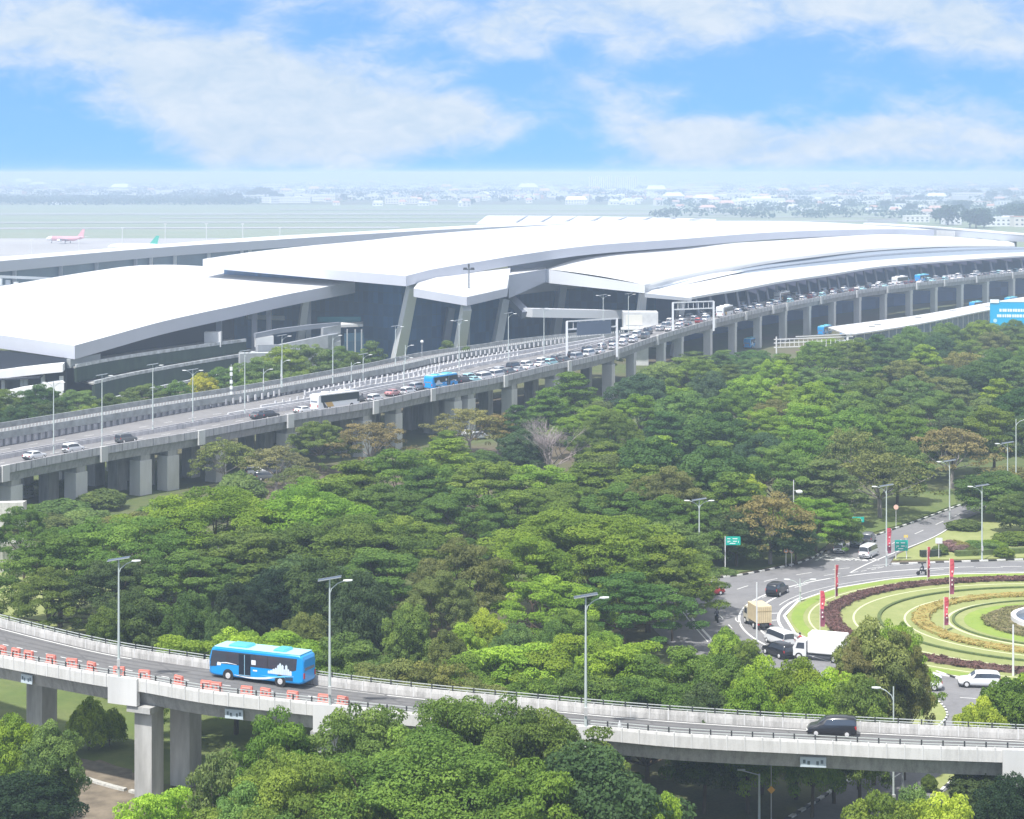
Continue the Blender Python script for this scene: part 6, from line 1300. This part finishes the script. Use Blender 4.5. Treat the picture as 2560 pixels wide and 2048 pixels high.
# blue billboard
q = ps(2476, 0, 6.9); zb, zt = H - (815 - V0) / 6.9, H - (752 - V0) / 6.9; e = empty('billboard', (q.x + 9, q.y, 0), R(-6), 'large cyan-blue billboard with pale lettering at the right edge', 'billboard'); BLU = mat('billboard_blue', (.0, .38, .68), .4)
mb = MB(); mb.box((0, 0, (zb + zt) / 2), (18, .8, zt - zb)); o = mb.build('panel', BLU, e); mb = MB(); mb.box((-7.4, -.42, zt - .2), (3.2, .5, 1.3)); mb.box((1.5, -.3, zt - .2), (14, .4, .5)); mb.build('panel_trim', mat('billboard_white', (.78, .86, .90), .5), e)
mb = MB()
for r_, z in ((0, .62), (1, .40)):
    x = -5.3 if r_ == 0 else -6.2
    while x < 8: w_ = random.uniform(.5, .9); mb.box((x, -.42, zb + (zt - zb) * z), (w_, .05, 1.05)); x += w_ + .22
mb.build('lettering', mat('billboard_white', (1,1,1)), o); mb = MB(); mb.tube((-7.2, -.46, zb + 1.9), (-7.2, -.41, zb + 1.9), .7, .7, 20); mb.build('emblem', mat('billboard_pale', (.45, .70, .85), .5), o)
for x in (-5, 5): mb = MB(); mb.tube((x, .6, 0), (x, .6, zb + 1), .5, .5, 10); mb.build('post', STEEL, e)
# hedges and pink shrubs on the north verge
mb = MB(); C = catmull([pg(2390,1393), pg(2470,1389), pg(2560,1385), pg(2750,1378)], 24)
ribbon(mb, C, [(-.5, .1), (-.5, .95), (.5, .95), (.5, .1)]); o = mb.build('clipped_hedge', HEDG, None, origin=tuple(C[0])); tag(o, 'long clipped green hedge along the north kerb of the roundabout', 'hedge')
mb = MB(); C = catmull([pg(2302,1395), pg(2325,1394), pg(2348,1392)], 8); ribbon(mb, C, [(-.5, .1), (-.5, 1.1), (.5, 1.1), (.5, .1)]); o = mb.build('clipped_hedge', mat('hedge_dark', (.03, .045, .03), .95, var=.3, scale=2, bump=.5), None, origin=tuple(C[0])); tag(o, 'short dark clipped hedge beside the white sign', 'hedge')
COL['pinkish'] = (.34, .22, .19); CN['pinkish'] = 'pinkish flowering'
row('among the shrubs behind the clipped hedge', 'shrubs behind the hedge', [(2375,1352,16.3,60,'bush','pinkish'),(2405,1362,16.4,50,'bush','pinkish'),(2430,1368,16.5,40,'bush','olive'),(2462,1356,16.4,70,'bush','soft'),(2350,1362,16.5,40,'bush','soft'),(2510,1368,16.6,50,'bush','green')])
# ------------------------------------------------------------------ aircraft
def plane(label, u, v, s, yaw, bodyc, tailc, split=True):
    e = empty('airliner', ps(u, v, s) * 1.0, R(yaw), label, 'aeroplane'); e.location.z = .8; mb = MB(); L_ = 37; rings = []
    for x, r, zc in ((18.5, .15, 3.2), (17.6, 1.0, 3.3), (15.5, 1.8, 3.6), (12, 2.0, 3.8), (-8, 2.0, 3.8), (-13, 1.5, 4.3), (-17, .7, 4.9), (-18.5, .2, 5.1)): rings.append([(x, r * math.cos(2 * math.pi * k / 14), zc + r * math.sin(2 * math.pi * k / 14)) for k in range(14)])
    if split: mb.loft(rings[:4]); mb.build('nose_section', bodyc, e, smooth=True); mb = MB(); mb.loft([rings[3]] + rings[4:]); mb.build('fuselage', tailc, e, smooth=True)
    else: mb.loft(rings); mb.build('fuselage', bodyc, e, smooth=True)
    for sg in (-1, 1):
        mb = MB(); mb.loft([[(3.5, sg * 1.8, 3.0), (-3.5, sg * 1.8, 3.0), (-3.5, sg * 1.8, 3.5), (3.5, sg * 1.8, 3.5)], [(-4.2, sg * 17, 4.3), (-6, sg * 17, 4.3), (-6, sg * 17, 4.5), (-4.2, sg * 17, 4.5)]]); mb.build('wing', WALLW, e)
        mb = MB(); mb.loft([[(-14, sg * .8, 4.9), (-17, sg * .8, 4.9), (-17, sg * .8, 5.2), (-14, sg * .8, 5.2)], [(-17, sg * 6, 5.3), (-18.4, sg * 6, 5.3), (-18.4, sg * 6, 5.45), (-17, sg * 6, 5.45)]]); mb.build('tailplane', WALLW, e)
        mb = MB(); mb.tube((3.2, sg * 5.8, 2.2), (-.3, sg * 5.8, 2.3), 1.1, .75, 14); mb.build('engine', WALLW, e); mb = MB(); mb.tube((-2.5, sg * 3.6, 0), (-2.5, sg * 3.6, 3), .35, .2, 8); mb.build('landing_gear', DSTEEL, e)
    mb = MB(); mb.loft([[(-11.5, -.2, 5.4), (-11.5, .2, 5.4), (-17.5, .2, 5.5), (-17.5, -.2, 5.5)], [(-16.6, -.1, 11.6), (-16.6, .1, 11.6), (-18.8, .1, 11.6), (-18.8, -.1, 11.6)]]); mb.build('tail_fin', tailc, e)
    mb = MB(); mb.tube((13, 0, 0), (13, 0, 3), .3, .15, 8); mb.build('nose_gear', DSTEEL, e); return e
APW = mat('plane_white', (.78, .78, .79), .35); APR_ = mat('plane_red', (.66, .34, .36), .35); APG = mat('plane_green', (.02, .40, .28), .4)
plane('airliner with white nose and red tail standing on the apron', 163, 612, 3.08, 158, APW, APR_)
p = plane('white airliner with a green tail mostly hidden behind the concourse roof', 333, 634, 3.45, 182, APW, APW, False)
for c in kids(p):
    if c.name.startswith('tail_fin'): c.data.materials[0] = APG
for i, (u, vt, vb) in enumerate(((80,600,662),(197,600,650),(306,570,640),(413,560,634),(516,560,628),(607,560,615),(700,570,610))):
    s = 3.6; q = ps(u, vb, s); e = empty('apron_mast', (q.x, q.y, 0), 0, f'thin apron light mast on the airfield, {ORD[i]} from the left', 'light mast', 'apron light masts'); mb = MB(); hh = H - (vt - V0) / s; mb.tube((0, 0, 0), (0, 0, hh), .28, .18, 6); mb.build('pole', WALLW, e); mb = MB(); mb.box((0, 0, hh), (1.8, .5, .5)); mb.build('lamp_head', WALLW, e)
# ------------------------------------------------------------------ the town beyond the field
rg = random.Random(9)
HW = [mat(f'house_wall_{i}', c, .8) for i, c in enumerate(((.72, .70, .66), (.66, .62, .58), (.74, .74, .76), (.60, .58, .56)))]; HR = [mat(f'house_roof_{i}', c, .8) for i, c in enumerate(((.45, .25, .19), (.55, .36, .30), (.50, .50, .52), (.70, .72, .74), (.42, .30, .26)))]
WIN = mat('house_window', (.06, .08, .10), .3)
def house(w, d, h, wi, ri, flat=False):
    e = empty('distant_house', (0, 0, 0)); mb = MB(); mb.box((0, 0, h / 2), (w, d, h)); b = mb.build('wall', HW[wi], e); mb = MB()
    if flat: mb.box((0, 0, h + .3), (w + .6, d + .6, .6))
    else: mb.add([(-w / 2 - .5, -d / 2 - .5, h), (w / 2 + .5, -d / 2 - .5, h), (w / 2 + .5, d / 2 + .5, h), (-w / 2 - .5, d / 2 + .5, h), (-w / 2 + w * .1, 0, h + d * .28), (w / 2 - w * .1, 0, h + d * .28)], [(0, 1, 5, 4), (2, 3, 4, 5), (1, 2, 5), (3, 0, 4), (0, 3, 2, 1)])
    mb.build('roof', HR[ri], e); mb = MB()
    n_ = max(2, int(w / 5))
    for k in range(n_):
        for z in ([h * .5] if h < 6 else [h * .28, h * .7]): mb.box((-w / 2 + (k + .5) * w / n_, -d / 2 - .04, z), (w / n_ * .45, .1, 1.6))
    mb.build('window_row', WIN, e); return e
HP = [house(12, 10, 5, 0, 0), house(16, 11, 8, 2, 3, True), house(22, 14, 6.5, 1, 1), house(40, 22, 8, 2, 3), house(14, 12, 9, 3, 4), house(60, 30, 9, 0, 3, True), house(18, 12, 5, 2, 2)]
HL = ['small pale house with a red hipped roof in the hazy town', 'white flat-roofed house in the hazy town', 'cream house with a brick red roof in the hazy town', 'long white-roofed shed in the hazy town', 'two storey buff house with a dark roof in the hazy town', 'large flat white warehouse in the hazy town', 'low white house with a grey roof in the hazy town']
HCOL = []; used = set(); cnt = 0; tries = 0
while cnt < 255 and tries < 3000:
    tries += 1; u = rg.uniform(-60, 2640); f = rg.random() ** 1.25; v = 449 + f * 88
    if u < 640 and v > 492: continue
    if u < 1650 and v > 520: continue
    if u > 2250: v = 449 + f * 112
    k = rg.choice([0, 0, 1, 2, 2, 4, 6, 6, 3, 5] if v < 520 else [0, 1, 2, 4, 6, 3]); o = HP[k] if k not in used else dup(HP[k]); used.add(k)
    q = pg(u, v); o.location = q; o.rotation_euler = (0, 0, rg.uniform(-.5, .5)); sc = 1.0 if v > 500 else 1.0 + (500 - v) / 50 * 1.1; o.scale = (sc, sc, sc * rg.uniform(.85, 1.3)); tag(o, HL[k], 'house', 'houses of the distant town'); HCOL.append((k, u, o)); cnt += 1
for k in range(7):
    for i, (_, _, o) in enumerate(sorted([q for q in HCOL if q[0] == k], key=lambda q: q[1])): o['label'] = HL[k].replace(' in the hazy town', '') + f', {ordn(i)} from left in the hazy town'
def bigb(u, v, w_px, h_px, label, wi, ri, name='distant_hall', cat='building', d=40, flat=True):
    q = pg(u, v); s = F / q.y; w = w_px / s; h = h_px / s; e = house(w, d, h, wi, ri, flat); e.name = name; e.location = q; return tag(e, label, cat)
bigb(718, 507, 120, 14, 'long bright white hall across the field at the foot of the town', 2, 3); bigb(640, 500, 60, 12, 'low white shed left of the bright hall beyond the field', 2, 3); bigb(800, 503, 80, 16, 'cream block right of the bright hall beyond the field', 0, 3); bigb(1900, 516, 118, 19, 'very long white warehouse beyond the great roof', 2, 3)
bigb(1700, 480, 70, 14, 'white box building left of the long warehouse', 0, 3); bigb(1720, 497, 90, 12, 'brownish roofed hall left of the long warehouse', 1, 4); bigb(2378, 562, 44, 20, 'white two storey house among trees above the elevated track', 2, 3, 'white_house', 'house', 16); bigb(2496, 566, 74, 22, 'wide white hall above the elevated track at right', 2, 3, d=24); bigb(2550, 568, 40, 26, 'pinkish shed with a red roof at the right edge of the town', 1, 0, d=20); bigb(2290, 556, 60, 16, 'pale low house row just above the slatted screen', 0, 3, d=18)
bigb(2455, 516, 40, 12, 'small cream house between the tree clumps at right', 0, 0, d=20); bigb(2508, 512, 38, 9, 'bright white low roof in the trees near the right edge', 2, 3, d=30); bigb(2120, 510, 130, 6, 'thin long white roof line in the middle of the right-hand town', 2, 3); bigb(2290, 511, 100, 10, 'row of cream sheds at the right-hand edge of the field', 0, 3); bigb(160, 511, 60, 5, 'thin white shed alone on the far side of the airfield', 2, 3)
e = empty('dome_hangar', pg(1577, 509), 0, 'white arched hangar on the far side of the airfield', 'hangar'); s = F / e.location.y; mb = MB(); w = 25 / s; mb.loft([[(w * math.cos(R(a)), yy, w * .52 * math.sin(R(a))) for a in range(0, 181, 15)] for yy in (0, 60)]); mb.build('shell', WALLW, e); mb = MB(); mb.box((0, -.3, 2.5), (w * .9, .4, 5)); mb.build('door', HR[2], e)
# apartment towers
TWR = mat('tower_wall', (.82, .83, .85), .8); TWD = mat('tower_recess', (.18, .22, .28), .8)
for i in range(8):
    u = 1478 + i * 15 + (5 if i > 3 else 0); q = pg(u, 478 - (i % 2) * 1.5); s = F / q.y; hh = (478 - 441 - (i % 3) * 1.2) / s; e = empty('apartment_tower', q, 0, f'hazy apartment tower of the slab cluster on the horizon, {ORD[i]} from the left', 'tower block', 'apartment towers on the horizon'); mb = MB(); mb.box((0, 0, hh / 2), (10.5 / s, 22, hh)); w_ = mb.build('wall', TWR, e)
    mb = MB()
    for k in range(2): mb.box(((k - .5) * 4.6 / s, -11.1, hh / 2), (1.6 / s, .5, hh * .94))
    mb.build('window_strip', TWD, e)
# distant trees: single crowns and one wooded mass
def blobtree(seed, R_=9, Hh=12):
    rg_ = np.random.default_rng(seed); cl = [(rg_.uniform(-.6, .6) * R_, rg_.uniform(-.5, .5) * R_, Hh * rg_.uniform(.35, .75), R_ * .4, R_ * .4, R_ * .3) for _ in range(16)]
    return crown_mesh('crown', cl, 60, 1.5, up=.3, shell=(.6, 1.05), elong=1.2)
BT = [blobtree(90 + i) for i in range(3)]; mb = MB(); mb.tube((0, 0, 0), (0, 0, 6), .5, .3, 6); tmo = mb.build('trunk', BARK); tmesh = tmo.data; bpy.data.objects.remove(tmo)
def ftree(u, v, sc, label, grp):
    e = empty('distant_tree', pg(u, v), rg.uniform(0, 6), label, 'tree', grp); c = bpy.data.objects.new('crown', BT[rg.randrange(3)]); SC.collection.objects.link(c); c.parent = e; c.color = (.03, .065, .035, 1); e.scale = (sc, sc, sc); t = bpy.data.objects.new('trunk', tmesh); SC.collection.objects.link(t); t.parent = e
cl = sorted([(2215,525,1.3),(2250,520,1.2),(2280,530,1.1),(2370,564,2.0),(2350,560,1.5),(2440,572,1.9),(2425,570,1.6),(2460,570,1.4),(2545,556,2.0),(2520,550,1.6),(2570,560,2),(2410,530,1.5),(2390,524,1.3),(2300,505,1.3),(2330,500,1.3),(2480,500,1.7),(2520,494,1.7),(2440,494,1.6),(2540,530,1.4),(1985,519,1.2),(1965,520,.9),(1825,520,.9),(1815,522,.8),(1760,512,1),(1680,512,1.1),(860,500,1.2),(700,500,1.2),(655,497,2.3),(630,500,1.8),(680,499,1.7),(590,505,1.6),(560,507,1.5),(2160,500,1.2),(2130,520,1.),(2080,530,.8),(1900,530,.7),(1500,508,1.1),(1400,506,1.1),(1260,508,1.1),(1180,512,1.),(900,498,1.1),(1050,505,1.1)])
for i, (u, v, sc) in enumerate(cl): ftree(u, v, sc, f'bluish hazy tree clump beyond the airfield, {ordn(i)} from the left', 'distant trees beyond the airfield')
cl = []
for i in range(1500):
    u = rg.uniform(-100, 2700); v = rg.choice([rg.uniform(450, 475), rg.uniform(475, 505)])
    if i < 420: u = rg.uniform(-80, 640); v = rg.uniform(497, 514)
    if i > 1250: u = rg.uniform(1650, 2700); v = rg.uniform(500, 548)
    q = pg(u, v); k = 1 if v > 497 else 1.6; cl.append((q.x, q.y, 4.5 * k, 16 * k, 10 * k, 5.5 * k))
mb = MB()
for i in range(3600):
    u = rg.uniform(-120, 2700); v = 441.5 + 58 * rg.random() ** 1.5; q = pg(u, v); s_ = F / q.y; w = rg.uniform(12, 34); h = rg.uniform(4, 9) * (1.6 if v < 460 else 1); k = rg.uniform(1, 1.6 if v < 470 else 1.1)
    if u < 620 and v > 488: continue
    mb.box((q.x, q.y, h / 2), (w * k, rg.uniform(10, 24), h), rg.uniform(-.4, .4), rg.randrange(6))
o = mb.build('town_rooftops', [HW[0], HW[1], HW[2], HR[0], HR[2], HR[3]]); tag(o, 'hazy mass of tiny roofs of the town reaching the horizon', None, None, 'stuff')
me = crown_mesh('far_off_wood', cl, 34, 4.2, up=.3, shell=(.5, 1.05), elong=1.3); o = bpy.data.objects.new('far_off_wood', me); SC.collection.objects.link(o); o.color = (.032, .07, .04, 1); tag(o, 'far off belts of hazy blue trees between field and town', None, None, 'stuff')
# ------------------------------------------------------------------ air
mb = MB(); mb.box((0, 37400, 30.25), (79000, 75400, 62.5)); hz = mb.build('haze', None) if False else None
me = bpy.data.meshes.new('haze'); bm = bmesh.new(); bmesh.ops.create_cube(bm, size=1); bm.to_mesh(me); bm.free(); hz = bpy.data.objects.new('haze', me); SC.collection.objects.link(hz)
hz.scale = (81000, 76400, 62.5); hz.location = (0, 37800, 30.25); hz['kind'] = 'stuff'; hz['label'] = 'pale bluish haze filling the air over the field'
hm = bpy.data.materials.new('haze_air'); hm.use_nodes = True; t = hm.node_tree; t.nodes.clear(); ov = t.nodes.new('ShaderNodeOutputMaterial'); pv = t.nodes.new('ShaderNodeVolumePrincipled'); pv.inputs['Color'].default_value = (.60, .74, .97, 1); pv.inputs['Density'].default_value = .00029; pv.inputs['Anisotropy'].default_value = .0
t.links.new(pv.outputs[0], ov.inputs['Volume']); me.materials.append(hm)
